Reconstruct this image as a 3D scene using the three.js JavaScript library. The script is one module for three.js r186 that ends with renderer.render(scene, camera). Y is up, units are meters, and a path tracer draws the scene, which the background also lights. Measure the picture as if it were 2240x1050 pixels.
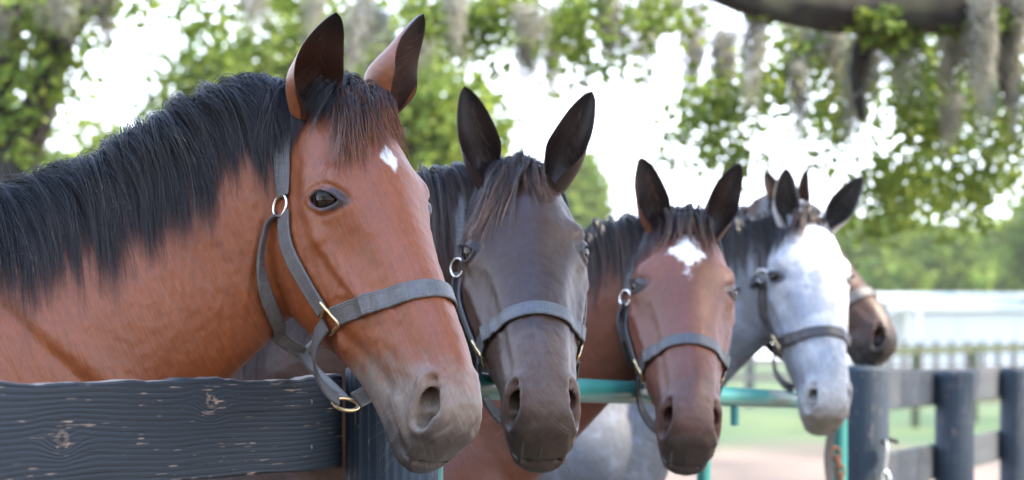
import * as THREE from 'three';
import { mergeGeometries } from 'three/addons/utils/BufferGeometryUtils.js';

// ---------------------------------------------------------------- camera, sky, sun, exposure
const PW = 2240, PH = 1050, FPX = 5200, HORIZON = 798, EYE = 1.35;
const scene = new THREE.Scene();
const camera = new THREE.PerspectiveCamera(2 * Math.atan(HORIZON / FPX) * 180 / Math.PI, PW / (2 * HORIZON), 0.1, 900);
camera.position.set(0, EYE, 0);
camera.setViewOffset(PW, 2 * HORIZON, 0, 0, PW, PH);   // level camera with a risen lens
camera.focus = 3.5;
camera.userData.fStop = camera.getFocalLength() / 15.5;
const renderer = new THREE.WebGLRenderer();
renderer.toneMapping = THREE.LinearToneMapping;
renderer.toneMappingExposure = 4.7;
renderer.shadowMap.enabled = true;
{
  const w = 256, h = 128, d = new Float32Array(w * h * 4);
  for (let j = 0; j < h; j++) for (let i = 0; i < w; i++) {
    const el = (j + 0.5) / h * 2 - 1, k = (j * w + i) * 4;       // -1 nadir .. 1 zenith
    const t = Math.pow(Math.max(0, el), 0.6);
    const low = el < 0 ? Math.max(.35, 1 + el * 4.3) : 1;
    d[k] = (1.00 - 0.80 * t) * low; d[k + 1] = (1.04 - 0.62 * t) * low; d[k + 2] = (1.12 - 0.20 * t) * low; d[k + 3] = 1;
  }
  const sky = new THREE.DataTexture(d, w, h, THREE.RGBAFormat, THREE.FloatType);
  sky.mapping = THREE.EquirectangularReflectionMapping; sky.magFilter = THREE.LinearFilter; sky.needsUpdate = true;
  scene.background = sky; scene.environment = sky; scene.environmentIntensity = 1;
}
const sun = new THREE.DirectionalLight(0xfff0da, 4.2);
sun.position.set(10, 11, -3.5); sun.target.position.set(0, 1, -5);
sun.castShadow = true; sun.shadow.radius = 2.2;
Object.assign(sun.shadow.camera, { left: -20, right: 20, top: 20, bottom: -20, near: 0.5, far: 80 });
sun.name = 'sun'; scene.add(sun, sun.target); sun.target.name = 'sun_target';

// ---------------------------------------------------------------- helpers
const V = (x, y, z) => new THREE.Vector3(x, y, z);
function rng(seed) { let a = seed >>> 0; return () => { a = (a + 0x6D2B79F5) | 0; let t = Math.imul(a ^ (a >>> 15), 1 | a); t = (t + Math.imul(t ^ (t >>> 7), 61 | t)) ^ t; return ((t ^ (t >>> 14)) >>> 0) / 4294967296; }; }
function hash(x, y, z) { let h = Math.imul(x | 0, 374761393) ^ Math.imul(y | 0, 668265263) ^ Math.imul(z | 0, 2147483647 ^ 0x5bd1e995); h = Math.imul(h ^ (h >>> 13), 1274126177); return ((h ^ (h >>> 16)) >>> 0) / 4294967296; }
function noise(x, y, z) {
  const i = Math.floor(x), j = Math.floor(y), k = Math.floor(z); let u = x - i, v = y - j, w = z - k;
  u = u * u * (3 - 2 * u); v = v * v * (3 - 2 * v); w = w * w * (3 - 2 * w);
  const L = (a, b, t) => a + (b - a) * t;
  return L(L(L(hash(i, j, k), hash(i + 1, j, k), u), L(hash(i, j + 1, k), hash(i + 1, j + 1, k), u), v),
    L(L(hash(i, j, k + 1), hash(i + 1, j, k + 1), u), L(hash(i, j + 1, k + 1), hash(i + 1, j + 1, k + 1), u), v), w);
}
function fbm(x, y, z, o = 4) { let s = 0, a = 0.5, n = 0; for (let i = 0; i < o; i++) { s += a * noise(x, y, z); n += a; a *= 0.5; x = x * 2.03 + 7.1; y = y * 2.03 + 3.7; z = z * 2.03 + 1.3; } return s / n; }
const clamp = (x, a = 0, b = 1) => x < a ? a : x > b ? b : x;
const smooth = (a, b, x) => { const t = clamp((x - a) / (b - a)); return t * t * (3 - 2 * t); };
const mix = (a, b, t) => a + (b - a) * t;
const lerp3 = (a, b, t) => [mix(a[0], b[0], t), mix(a[1], b[1], t), mix(a[2], b[2], t)];
const scale3 = (a, k) => [a[0] * k, a[1] * k, a[2] * k];
const at = (px, py, Z) => V((px - PW / 2) * Z / FPX, EYE + (HORIZON - py) * Z / FPX, -Z);   // a point seen at a photograph pixel, Z metres away
const counts = {};
function numbered(n) { const k = counts[n] = (counts[n] ?? -1) + 1; return k ? `${n}_${String(k).padStart(3, '0')}` : n; }
function tag(o, label, category, group, kind) { if (label) o.userData.label = label; if (category) o.userData.category = category; if (group) o.userData.group = group; if (kind) o.userData.kind = kind; return o; }
function thing(name, label, category, group, pos) { const g = new THREE.Group(); g.name = numbered(name); if (pos) g.position.copy(pos); scene.add(g); return tag(g, label, category, group); }
function part(name, geo, mat, parent, kind) { const m = new THREE.Mesh(geo, mat); m.name = name; m.castShadow = m.receiveShadow = true; parent.add(m); if (kind) m.userData.kind = kind; return m; }
function solo(name, geo, mat, label, category, group, kind) { const m = part(numbered(name), geo, mat, scene); return tag(m, label, category, group, kind); }
function geom(pos, idx, col, uv) {
  const g = new THREE.BufferGeometry(); g.setAttribute('position', new THREE.BufferAttribute(pos instanceof Float32Array ? pos : new Float32Array(pos), 3));
  if (col) g.setAttribute('color', new THREE.BufferAttribute(col instanceof Float32Array ? col : new Float32Array(col), 3));
  if (uv) g.setAttribute('uv', new THREE.BufferAttribute(uv instanceof Float32Array ? uv : new Float32Array(uv), 2));
  g.setIndex(new THREE.BufferAttribute(idx instanceof Uint32Array ? idx : new Uint32Array(idx), 1)); g.computeVertexNormals(); return g;
}
function dataTex(w, h, f, srgb) {
  const d = new Uint8Array(w * h * 4);
  for (let j = 0; j < h; j++) for (let i = 0; i < w; i++) { const c = f(i, j), k = (j * w + i) * 4; if (typeof c === 'number') d[k] = d[k + 1] = d[k + 2] = clamp(c) * 255; else for (let m = 0; m < 3; m++) d[k + m] = clamp(c[m]) * 255; d[k + 3] = 255; }
  const t = new THREE.DataTexture(d, w, h); t.wrapS = t.wrapT = THREE.RepeatWrapping; t.magFilter = THREE.LinearFilter; t.minFilter = THREE.LinearMipmapLinearFilter; t.generateMipmaps = true;
  if (srgb) t.colorSpace = THREE.SRGBColorSpace; t.needsUpdate = true; return t;
}

// ---------------------------------------------------------------- horse head: cross-sections along the face, poll (s = 0) to lips (s = 0.62)
const STATIONS = [ // s, dorsal y, ventral y, half widths at 8, 25, 50, 75, 92 % of the depth
  [-0.07, -0.045, -0.16, .030, .050, .058, .052, .03],
  [0.00, -0.006, -0.215, .046, .070, .078, .072, .048],
  [0.05, 0.006, -0.255, .054, .083, .088, .083, .054],
  [0.10, 0.012, -0.282, .064, .096, .095, .088, .056],
  [0.145, 0.012, -0.295, .073, .106, .100, .090, .056],
  [0.19, 0.008, -0.295, .072, .103, .102, .089, .055],
  [0.24, 0.003, -0.280, .061, .091, .098, .085, .053],
  [0.29, 0.000, -0.256, .052, .079, .091, .079, .050],
  [0.34, -0.001, -0.228, .046, .069, .081, .071, .046],
  [0.39, -0.002, -0.207, .042, .062, .071, .063, .042],
  [0.44, -0.003, -0.193, .039, .057, .064, .058, .040],
  [0.480, -0.008, -0.188, .036, .055, .061, .056, .039],
  [0.512, -0.015, -0.187, .035, .056, .061, .054, .038],
  [0.540, -0.025, -0.186, .034, .054, .058, .051, .036],
  [0.560, -0.037, -0.183, .030, .049, .053, .047, .033],
  [0.574, -0.054, -0.178, .024, .041, .046, .041, .029],
  [0.583, -0.076, -0.167, .013, .025, .030, .027, .018],
  [0.5865, -0.105, -0.143, .002, .004, .005, .004, .003],
];
const NPHI = 97, S0 = -0.07, S1 = 0.5865, DS = 0.002, NS = Math.round((S1 - S0) / DS) + 1;
const RAD = new Float32Array(NS * NPHI), SLOPE = new Float32Array(NS * NPHI), YC = new Float32Array(NS);
{
  const cr = (p0, p1, p2, p3, t) => 0.5 * (2 * p1 + (p2 - p0) * t + (2 * p0 - 5 * p1 + 4 * p2 - p3) * t * t + (3 * p1 - p0 - 3 * p2 + p3) * t * t * t);
  const rows = STATIONS.map(([, T, B, ...w]) => {
    const D = T - B, fr = [.08, .25, .5, .75, .92], half = [[T, 0], ...w.map((x, i) => [T - fr[i] * D, x]), [B, 0]], yc = (T + B) / 2;
    const P = [[half[1][0], -half[1][1]], ...half, [half[5][0], -half[5][1]]], poly = [];
    for (let i = 1; i < P.length - 2; i++) for (let k = 0; k < 16; k++) { const t = k / 16; poly.push([cr(P[i - 1][0], P[i][0], P[i + 1][0], P[i + 2][0], t), cr(P[i - 1][1], P[i][1], P[i + 1][1], P[i + 2][1], t)]); }
    poly.push([B, 0]);
    const pa = poly.map(([y, z]) => [Math.atan2(z, y - yc), Math.hypot(z, y - yc)]);
    pa[0][0] = 0; pa[pa.length - 1][0] = Math.PI;
    const r = []; let k = 0;
    for (let i = 0; i < NPHI; i++) { const a = i / (NPHI - 1) * Math.PI; while (k < pa.length - 2 && pa[k + 1][0] < a) k++; const [a0, r0] = pa[k], [a1, r1] = pa[k + 1]; r.push(mix(r0, r1, clamp((a - a0) / (a1 - a0 || 1)))); }
    return { yc, r };
  });
  const S = STATIONS.map((x) => x[0]), n = S.length;
  const tangent = (g, i) => { if (i === 0) return (g(1) - g(0)) / (S[1] - S[0]); if (i === n - 1) return (g(n - 1) - g(n - 2)) / (S[n - 1] - S[n - 2]); const d0 = (g(i) - g(i - 1)) / (S[i] - S[i - 1]), d1 = (g(i + 1) - g(i)) / (S[i + 1] - S[i]), h0 = S[i] - S[i - 1], h1 = S[i + 1] - S[i]; return (d0 * h1 + d1 * h0) / (h0 + h1); };
  const her = (g, i, t) => { const h = S[i + 1] - S[i], m0 = tangent(g, i) * h, m1 = tangent(g, i + 1) * h, t2 = t * t, t3 = t2 * t; return g(i) * (2 * t3 - 3 * t2 + 1) + m0 * (t3 - 2 * t2 + t) + g(i + 1) * (3 * t2 - 2 * t3) + m1 * (t3 - t2); };
  for (let q = 0; q < NS; q++) {
    const s = Math.min(S1, S0 + q * DS); let i = 0; while (i < n - 2 && S[i + 1] < s) i++;
    const t = (s - S[i]) / (S[i + 1] - S[i]);
    YC[q] = her((k) => rows[k].yc, i, t);
    for (let p = 0; p < NPHI; p++) RAD[q * NPHI + p] = Math.max(0.001, her((k) => rows[k].r[p], i, t));
  }
  for (let q = 0; q < NS; q++) for (let p = 0; p < NPHI; p++) {
    const a = Math.max(0, q - 1), b = Math.min(NS - 1, q + 1), rs = (RAD[b * NPHI + p] - RAD[a * NPHI + p]) / ((b - a) * DS);
    SLOPE[q * NPHI + p] = 1 / Math.sqrt(1 + Math.min(36, rs * rs));
  }
}
function segDist2(x, y, z, a, b) { const ax = x - a[0], ay = y - a[1], az = z - a[2], bx = b[0] - a[0], by = b[1] - a[1], bz = b[2] - a[2]; const t = clamp((ax * bx + ay * by + az * bz) / (bx * bx + by * by + bz * bz)); const dx = ax - bx * t, dy = ay - by * t, dz = az - bz * t; return dx * dx + dy * dy + dz * dz; }
// sculpting strokes on the face: [amount, width, from, to] along a segment, or [amount, [widths], at]
const BLOBS = [ // centre, widths, amount
  [[.150, -.024, .100], [.034, .016, .022], .010],   // brow over the eye
  [[.176, -.052, .104], [.026, .024, .02], .007],    // eyeball under the lids
  [[.106, -.028, .088], [.018, .015, .02], -.009],   // hollow above the eye
  [[.265, -.052, .084], [.045, .018, .03], -.007],
  [[.165, -.185, .092], [.070, .065, .04], .010],    // cheek muscle
  [[.130, .014, 0], [.06, .03, .05], .004],          // forehead
  [[.188, -.082, .102], [.022, .010, .02], -.004],   // below the lower lid
  [[0.543, -.163, 0], [.024, .016, .028], .008],      // chin
  [[.488, -.190, 0], [.020, .014, .03], -.008],      // chin groove
  [[0.562, -.048, 0], [.03, .02, .014], -.004],       // between the nostrils
  [[0.576, -.082, .030], [.02, .02, .02], .004],
];
const STROKES = [ // from, to, width, amount
  [[.215, -.098, .098], [.350, -.080, .078], .011, .010],   // facial crest
  [[.105, -.080, .096], [.215, -.096, .102], .012, .007],   // cheek bone
  [[.340, -.150, .076], [.470, -.112, .058], .015, -.004],
  [[.300, -.045, .068], [.470, -.040, .053], .010, -.0035],
  [[.430, -.062, .061], [0.512, -.052, .058], .012, .003],   // false nostril
  [[.300, -.130, .088], [.365, -.170, .066], .0055, .0040], [[.300, -.130, .088], [.285, -.080, .088], .0045, .0030], // veins
  [[.345, -.060, .074], [.300, -.120, .087], .0045, .0034], [[.345, -.060, .074], [.40, -.045, .058], .0045, .0028],
  [[.492, -.126, .066], [.528, -.136, .060], .0050, -.017], [[.528, -.136, .060], [.556, -.143, .050], .0050, -.017], // mouth
  [[.556, -.143, .050], [.577, -.145, .025], .0050, -.014], [[.577, -.145, .025], [.587, -.145, -.001], .0050, -.011],
  [[.510, -.158, .058], [.560, -.164, .038], .011, .005],   // lower lip
  [[.500, -.112, .060], [.560, -.124, .050], .012, .005],   // upper lip
];
const NOSTRIL = [[.510, -.037, .046], [.526, -.045, .055], [.542, -.061, .055], [.551, -.082, .047]], NOSTRIL_R = [.0035, .0090, .0135, .0105];
const EYE_A = V(.62, .785, 0).normalize();     // long axis of the eye opening, in the head's own axes
function headFieldPlain(s, y, z) {
  z = Math.abs(z);
  if (s < S0 - 0.05 || s > S1 + 0.05) return Math.max(S0 - s, s - S1);
  const sq = clamp((s - S0) / DS, 0, NS - 1.001), q = sq | 0, fq = sq - q, yc = mix(YC[q], YC[q + 1], fq), dy = y - yc, rho = Math.hypot(dy, z);
  const pa = clamp(Math.atan2(z, dy) / Math.PI * (NPHI - 1), 0, NPHI - 1.001), p = pa | 0, fp = pa - p, k = q * NPHI + p;
  const r = mix(mix(RAD[k], RAD[k + 1], fp), mix(RAD[k + NPHI], RAD[k + NPHI + 1], fp), fq);
  const g = mix(mix(SLOPE[k], SLOPE[k + 1], fp), mix(SLOPE[k + NPHI], SLOPE[k + NPHI + 1], fp), fq);
  let f = (rho - r) * g;
  if (s > S1) f = Math.max(f, 0) + (s - S1); else if (s < S0) f = Math.max(f, 0) + (S0 - s);
  if (f > 0.06 || f < -0.06) return f;
  for (const [c, w, a] of BLOBS) { const X = (s - c[0]) / w[0], Y = (y - c[1]) / w[1], Z = (z - c[2]) / w[2], e = X * X + Y * Y + Z * Z; if (e < 6) f -= a * Math.exp(-e); }
  for (const [a, b, w, m] of STROKES) { if (s < Math.min(a[0], b[0]) - 0.03 || s > Math.max(a[0], b[0]) + 0.03) continue; const e = segDist2(s, y, z, a, b) / (w * w); if (e < 6) f -= m * Math.exp(-e); }
  if (s > 0.48) {
    let best = 1e9;
    for (let i = 0; i < 3; i++) { const a = NOSTRIL[i], b = NOSTRIL[i + 1]; const ax = s - a[0], ay = y - a[1], az = z - a[2], bx = b[0] - a[0], by = b[1] - a[1], bz = b[2] - a[2]; const t = clamp((ax * bx + ay * by + az * bz) / (bx * bx + by * by + bz * bz)); const d = Math.hypot(ax - bx * t, ay - by * t, (az - bz * t) * 0.42) - mix(NOSTRIL_R[i], NOSTRIL_R[i + 1], t); if (d < best) best = d; }
    const ring = (best - 0.009) / 0.007; f -= 0.0055 * Math.exp(-ring * ring);
    const k2 = 0.006, h = clamp(0.5 + 0.5 * (f + best) / k2);   // smooth carve: max(f, -best)
    f = mix(-best, f, h) + k2 * h * (1 - h);
    const deep = Math.sqrt(segDist2(s, y, z, [.541, -.063, .046], [.455, -.058, .014])) - .0145, hd = clamp(.5 + .5 * (f + deep) / .004); f = mix(-deep, f, hd) + .004 * hd * (1 - hd);   // the passage runs back into the head
  }
  return f;
}
function makeHeadField(eyeOpen) {
  // the eyeball sits under the skin; the lids open as an almond
  let c = V(.176, -.052, .13), n = V(0, 0, 1);
  const grad = (p) => { const e = 5e-4, f = headFieldPlain; return V(f(p.x + e, p.y, p.z) - f(p.x - e, p.y, p.z), f(p.x, p.y + e, p.z) - f(p.x, p.y - e, p.z), f(p.x, p.y, p.z + e) - f(p.x, p.y, p.z - e)).normalize(); };
  for (let i = 0; i < 30; i++) { n = grad(c); c.addScaledVector(n, -headFieldPlain(c.x, c.y, c.z) * 0.7); }
  n.set(n.x * 0.6 + 0.26, n.y * 0.6 + 0.12, 1).normalize();
  const R = .0250, ball = c.clone().addScaledVector(n, -R + 0.0005), a = EYE_A.clone().addScaledVector(n, -EYE_A.dot(n)).normalize(), b = V().crossVectors(n, a).normalize();
  const Lh = .0265, Hh = eyeOpen, VR = (Lh * Lh + Hh * Hh) / (2 * Hh), off = VR - Hh;
  const field = (s, y, z0) => {
    let f = headFieldPlain(s, y, z0); const z = Math.abs(z0), dx = s - ball.x, dy = y - ball.y, dz = z - ball.z;
    if (dx * dx + dy * dy + dz * dz < .0030) {
      const u = dx * a.x + dy * a.y + dz * a.z, v = dx * b.x + dy * b.y + dz * b.z, w = dx * n.x + dy * n.y + dz * n.z;
      if (w > 0) {
        const d = Math.max(Math.hypot(u, v + off), Math.hypot(u, v - off)) - VR;
        const ring = (d - .0045) / .0035, ring2 = (d - .0125) / .004; f -= (v > 0 ? .0036 : .0022) * Math.exp(-ring * ring) * smooth(0, .012, w); f += (v > 0 ? .0042 : .0018) * Math.exp(-ring2 * ring2);
        const k = .003, h = clamp(.5 + .5 * (f + d) / k); f = mix(-d, f, h) + k * h * (1 - h);
      }
    }
    return f;
  };
  return { field, ball, ballR: R, n, a, b };
}

// ---------------------------------------------------------------- horse: field of head + neck + trunk + legs, meshed as one surface
function smin(a, b, k) { const h = Math.max(k - Math.abs(a - b), 0) / k; return Math.min(a, b) - h * h * k * 0.25; }
function axisCoords(lo, hi, spans) {   // spans: [from, to, cell]; elsewhere the cell grows to 0.03
  const out = [lo]; let x = lo;
  while (x < hi) { let c = 0.034; for (const [a, b, w] of spans) { const d = x < a ? a - x : x > b ? x - b : 0; c = Math.min(c, w + d * 0.22); } x += c; out.push(x); }
  return Float32Array.from(out);
}
function surfaceNets(field, xs, ys, zs) {
  const nx = xs.length, ny = ys.length, nz = zs.length, g = new Float32Array(nx * ny * nz).fill(NaN), id = (i, j, k) => (k * ny + j) * nx + i;
  const B = 8, cells = [];
  for (let K = 0; K < nz - 1; K += B) for (let J = 0; J < ny - 1; J += B) for (let I = 0; I < nx - 1; I += B) {
    const i1 = Math.min(I + B, nx - 1), j1 = Math.min(J + B, ny - 1), k1 = Math.min(K + B, nz - 1);
    const f = field((xs[I] + xs[i1]) / 2, (ys[J] + ys[j1]) / 2, (zs[K] + zs[k1]) / 2), d = Math.hypot(xs[i1] - xs[I], ys[j1] - ys[J], zs[k1] - zs[K]) / 2;
    if (Math.abs(f) > d * 1.5 + 0.012) continue;
    for (let k = K; k <= k1; k++) for (let j = J; j <= j1; j++) for (let i = I; i <= i1; i++) { const n = id(i, j, k); if (g[n] !== g[n]) g[n] = field(xs[i], ys[j], zs[k]); }
    cells.push([I, J, K, i1, j1, k1]);
  }
  const vid = new Map(), pos = [], idx = [];
  const vert = (i, j, k) => {
    const n = id(i, j, k); let v = vid.get(n); if (v !== undefined) return v;
    let sx = 0, sy = 0, sz = 0, c = 0;
    const edge = (a, b, c2, d, e, f) => { const A = g[id(a, b, c2)], Bv = g[id(d, e, f)]; if ((A < 0) === (Bv < 0) || A !== A || Bv !== Bv) return; const t = A / (A - Bv); sx += mix(xs[a], xs[d], t); sy += mix(ys[b], ys[e], t); sz += mix(zs[c2], zs[f], t); c++; };
    for (let u = 0; u < 2; u++) for (let w = 0; w < 2; w++) { edge(i, j + u, k + w, i + 1, j + u, k + w); edge(i + u, j, k + w, i + u, j + 1, k + w); edge(i + u, j + w, k, i + u, j + w, k + 1); }
    v = c ? pos.length / 3 : -1; if (c) pos.push(sx / c, sy / c, sz / c); vid.set(n, v); return v;
  };
  const quad = (a, b, c, d, flip) => { if (a < 0 || b < 0 || c < 0 || d < 0) return; if (flip) idx.push(a, c, b, a, d, c); else idx.push(a, b, c, a, c, d); };
  for (const [I, J, K, i1, j1, k1] of cells) for (let k = K; k < k1; k++) for (let j = J; j < j1; j++) for (let i = I; i < i1; i++) {
    const s = g[id(i, j, k)]; if (s !== s) continue;
    const sx = g[id(i + 1, j, k)], sy = g[id(i, j + 1, k)], sz = g[id(i, j, k + 1)];
    if (sx === sx && (s < 0) !== (sx < 0) && j && k) quad(vert(i, j - 1, k - 1), vert(i, j, k - 1), vert(i, j, k), vert(i, j - 1, k), !(s < 0));
    if (sy === sy && (s < 0) !== (sy < 0) && i && k) quad(vert(i - 1, j, k - 1), vert(i - 1, j, k), vert(i, j, k), vert(i, j, k - 1), !(s < 0));
    if (sz === sz && (s < 0) !== (sz < 0) && i && j) quad(vert(i - 1, j - 1, k), vert(i, j - 1, k), vert(i, j, k), vert(i - 1, j, k), !(s < 0));
  }
  return { pos: Float32Array.from(pos), idx: Uint32Array.from(idx) };
}
function earGeometry(base, tip, open, W, colorOut, colorIn, bend = 0) {   // a cupped leaf with two skins
  const ax = tip.clone().sub(base), L = ax.length(); ax.normalize();
  const o = open.clone().addScaledVector(ax, -open.dot(ax)).normalize(), r = V().crossVectors(ax, o).normalize();
  const NT = 30, NA = 18, pos = [], col = [], idx = [];
  const prof = (t) => W * (t < .42 ? mix(.60, 1, Math.sin(t / .42 * Math.PI / 2)) : Math.pow(Math.max(0, Math.cos((t - .42) / .58 * Math.PI / 2)), .62));
  for (const side of [0, 1]) {
    const first = pos.length / 3;
    for (let i = 0; i <= NT; i++) for (let j = 0; j <= NA; j++) {
      const t = i / NT, a = j / NA * 2 - 1, th = mix(2.75, .95, smooth(0, .75, t)), w = Math.max(.0006, prof(t) - side * .0022 * (1 - Math.pow(Math.abs(a), 6))), ang = a * th, R = w / Math.max(Math.sin(Math.min(th, Math.PI / 2)), .3);
      const lean = .010 * Math.sin(t * Math.PI) ;
      const x = R * Math.sin(ang), q = R * (1 - Math.cos(ang)) - (R - R * Math.cos(th)) * .45 + side * .0022;
      const p = base.clone().addScaledVector(ax, t * L).addScaledVector(r, x + bend * t * t * t * L).addScaledVector(o, q - lean);
      pos.push(p.x, p.y, p.z); const c = (side ? colorIn : colorOut)(t, a, p); col.push(...c);
    }
    for (let i = 0; i < NT; i++) for (let j = 0; j < NA; j++) { const a = first + i * (NA + 1) + j, b = a + 1, c = a + NA + 1, d = c + 1; if (side) idx.push(a, b, c, b, d, c); else idx.push(a, c, b, b, c, d); }
  }
  const n1 = (NT + 1) * (NA + 1);
  for (let i = 0; i < NT; i++) for (const j of [0, NA]) { const a = i * (NA + 1) + j, c = a + NA + 1; if (j) idx.push(a, c, a + n1, c, c + n1, a + n1); else idx.push(a, a + n1, c, c, a + n1, c + n1); }
  return geom(pos, idx, col, new Float32Array(pos.length / 3 * 2));
}
function catmull(pts, n) {   // pts: arrays of any width, n samples
  const out = [], m = pts.length - 1;
  for (let i = 0; i < n; i++) { const u = i / (n - 1) * m, k = Math.min(m - 1, u | 0), t = u - k, P = [pts[Math.max(0, k - 1)], pts[k], pts[k + 1], pts[Math.min(m, k + 2)]];
    out.push(P[1].map((_, c) => 0.5 * (2 * P[1][c] + (P[2][c] - P[0][c]) * t + (2 * P[0][c] - 5 * P[1][c] + 4 * P[2][c] - P[3][c]) * t * t + (3 * P[1][c] - P[0][c] - 3 * P[2][c] + P[3][c]) * t * t * t))); }
  return out;
}
class Horse {
  constructor(o) {
    this.o = o;
    const d = Math.PI / 180, R = new THREE.Matrix4().makeRotationY(o.yaw * d).multiply(new THREE.Matrix4().makeRotationZ(o.pitch * d)).multiply(new THREE.Matrix4().makeRotationX(o.roll * d));
    const sc = o.scale ?? 1; this.sc = sc;
    this.M = new THREE.Matrix4().makeTranslation(o.pos[0], o.pos[1] + EYE, o.pos[2]).multiply(R).multiply(new THREE.Matrix4().makeScale(sc, sc, sc * (o.wide ?? 1)));
    this.I = this.M.clone().invert(); this.e = this.I.elements;
    this.head = makeHeadField(o.eyeOpen ?? .0108);
    const hd = (o.heading ?? 0) * d, hx = Math.cos(hd), hz = -Math.sin(hd), poll = V(o.pos[0], o.pos[1] + EYE, o.pos[2]);
    this.hx = hx; this.hz = hz; this.poll = poll;
    const off = (a, y, side = 0) => [poll.x + hx * a - hz * side, poll.y + y, poll.z + hz * a + hx * side];   // a forwards, y up, side to the horse's right
    this.off = off;
    const hl = (s, y) => { const p = V(s, y, 0).applyMatrix4(this.M); return [p.x, p.y, p.z]; };
    const k = o.neck ?? [[-.135, -.150, .150, .070], [-.31, -.255, .190, .090], [-.51, -.375, .245, .13]];
    this.ctrl = [[...hl(.02, -.110), .085, .060], ...k.map(([a, y, hh, hw, side = 0]) => [...off(a, y, side), hh, hw]),
      [...off(-.80, -.55), .36, .22], [...off(-1.15, -.61), .37, .275], [...off(-1.55, -.60), .335, .29], [...off(-1.95, -.53), .29, .25], [...off(-2.12, -.58), .19, .18]];
    this.spine = catmull(this.ctrl, 49);
    this.spine.forEach((p, i) => { const a = this.spine[Math.max(0, i - 1)], b = this.spine[Math.min(48, i + 1)], t = V(b[0] - a[0], b[1] - a[1], b[2] - a[2]).normalize(), up = V(0, 1, 0).addScaledVector(t, -t.y).normalize(), r = V().crossVectors(t, up); p.push(t.x, t.y, t.z, up.x, up.y, up.z, r.x, r.y, r.z); });
    const leg = (a, side, hind) => { const q = (da, y, r) => [poll.x + hx * (a + da) - hz * side, y, poll.z + hz * (a + da) + hx * side, r]; const top = poll.y - .85;
      return hind ? [q(-.02, top + .18, .17), q(.06, .85, .12), q(-.16, .55, .055), q(-.14, .15, .036), q(-.08, .07, .038), q(-.06, .03, .055)] : [q(.06, top + .25, .14), q(-.02, top, .105), q(.01, .47, .05), q(0, .16, .034), q(.05, .08, .036), q(.07, .03, .052)]; };
    this.legs = [leg(-.84, .15, 0), leg(-.78, -.15, 0), leg(-1.92, .15, 1), leg(-1.98, -.15, 1)];
    this.breast = [[...off(-.56, -.66, .09), .15], [...off(-.56, -.66, -.09), .15]];
  }
  local(x, y, z) { const e = this.e; return [e[0] * x + e[4] * y + e[8] * z + e[12], e[1] * x + e[5] * y + e[9] * z + e[13], e[2] * x + e[6] * y + e[10] * z + e[14]]; }
  neckParam(x, y, z) {
    const S = this.spine; let best = 1e9, bi = 0, bt = 0;
    for (let i = 0; i < 48; i++) { const a = S[i], b = S[i + 1], bx = b[0] - a[0], by = b[1] - a[1], bz = b[2] - a[2], ax = x - a[0], ay = y - a[1], az = z - a[2], t = clamp((ax * bx + ay * by + az * bz) / (bx * bx + by * by + bz * bz)), dx = ax - bx * t, dy = ay - by * t, dz = az - bz * t, d = dx * dx + dy * dy + dz * dz; if (d < best) { best = d; bi = i; bt = t; } }
    return [bi, bt];
  }
  trunk(x, y, z) {
    const [i, t] = this.neckParam(x, y, z), a = this.spine[i], b = this.spine[i + 1], m = (k) => a[k] + (b[k] - a[k]) * t;
    const dx = x - m(0), dy = y - m(1), dz = z - m(2), hh = m(3); let hw = m(4);
    const al = dx * m(5) + dy * m(6) + dz * m(7), u = dx * m(8) + dy * m(9) + dz * m(10), r = dx * m(11) + dy * m(12) + dz * m(13);
    const v = clamp(u / hh, -1, 1), neckness = 1 - smooth(20, 30, i); hw *= 1 - neckness * .34 * v * (v > 0 ? 1 : .35);   // crest thinner than the throat side
    const px = u / hh, py = r / hw, pz = al / hh, k0 = Math.hypot(px, py, pz), k1 = Math.hypot(px / hh, py / hw, pz / hh);
    return k0 < 1e-6 ? -Math.min(hh, hw) : k0 * (k0 - 1) / k1;
  }
  field(x, y, z) {
    let f = this.trunk(x, y, z);
    const [s, ly, lz] = this.local(x, y, z), rx = s - .27, d = Math.hypot(rx, ly + .1, lz);
    if (d < .52) { let h = this.head.field(s, ly, lz) * this.sc; f = smin(f, h, .014); } 
    if (y < this.poll.y - .28) {
      for (const [bx, by, bz, r] of this.breast) { const q = Math.hypot(x - bx, y - by, z - bz) - r; f = smin(f, q, .12); }
      for (const L of this.legs) for (let i = 0; i < L.length - 1; i++) { const a = L[i], b = L[i + 1]; const ax = x - a[0], ay = y - a[1], az = z - a[2], bx = b[0] - a[0], by = b[1] - a[1], bz = b[2] - a[2], t = clamp((ax * bx + ay * by + az * bz) / (bx * bx + by * by + bz * bz)); f = smin(f, Math.hypot(ax - bx * t, ay - by * t, az - bz * t) - mix(a[3], b[3], t), .05); }
    }
    if (this.o.extra) f = this.o.extra(f, x, y, z, this);
    return f;
  }
  grad(p) { const e = 8e-4; return V(this.field(p.x + e, p.y, p.z) - this.field(p.x - e, p.y, p.z), this.field(p.x, p.y + e, p.z) - this.field(p.x, p.y - e, p.z), this.field(p.x, p.y, p.z + e) - this.field(p.x, p.y, p.z - e)).normalize(); }
  project(p, lift = 0) { const q = p.clone(); for (let i = 0; i < 14; i++) { const f = this.field(q.x, q.y, q.z) - lift; if (Math.abs(f) < 2e-4) break; q.addScaledVector(this.grad(q), -clamp(f, -.03, .03) * .85); } return q; }
  pick(px, py) { // first surface point seen at a photograph pixel
    const dir = at(px, py, 1).sub(camera.position); let t = Math.max(1, -this.o.pos[2] - 1.2);
    for (let i = 0; i < 400; i++) { const p = camera.position.clone().addScaledVector(dir, t), f = this.field(p.x, p.y, p.z); if (f < 3e-4) return p; t += Math.max(5e-4, f * .5); if (t > 14) return null; }
    return null;
  }
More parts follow.
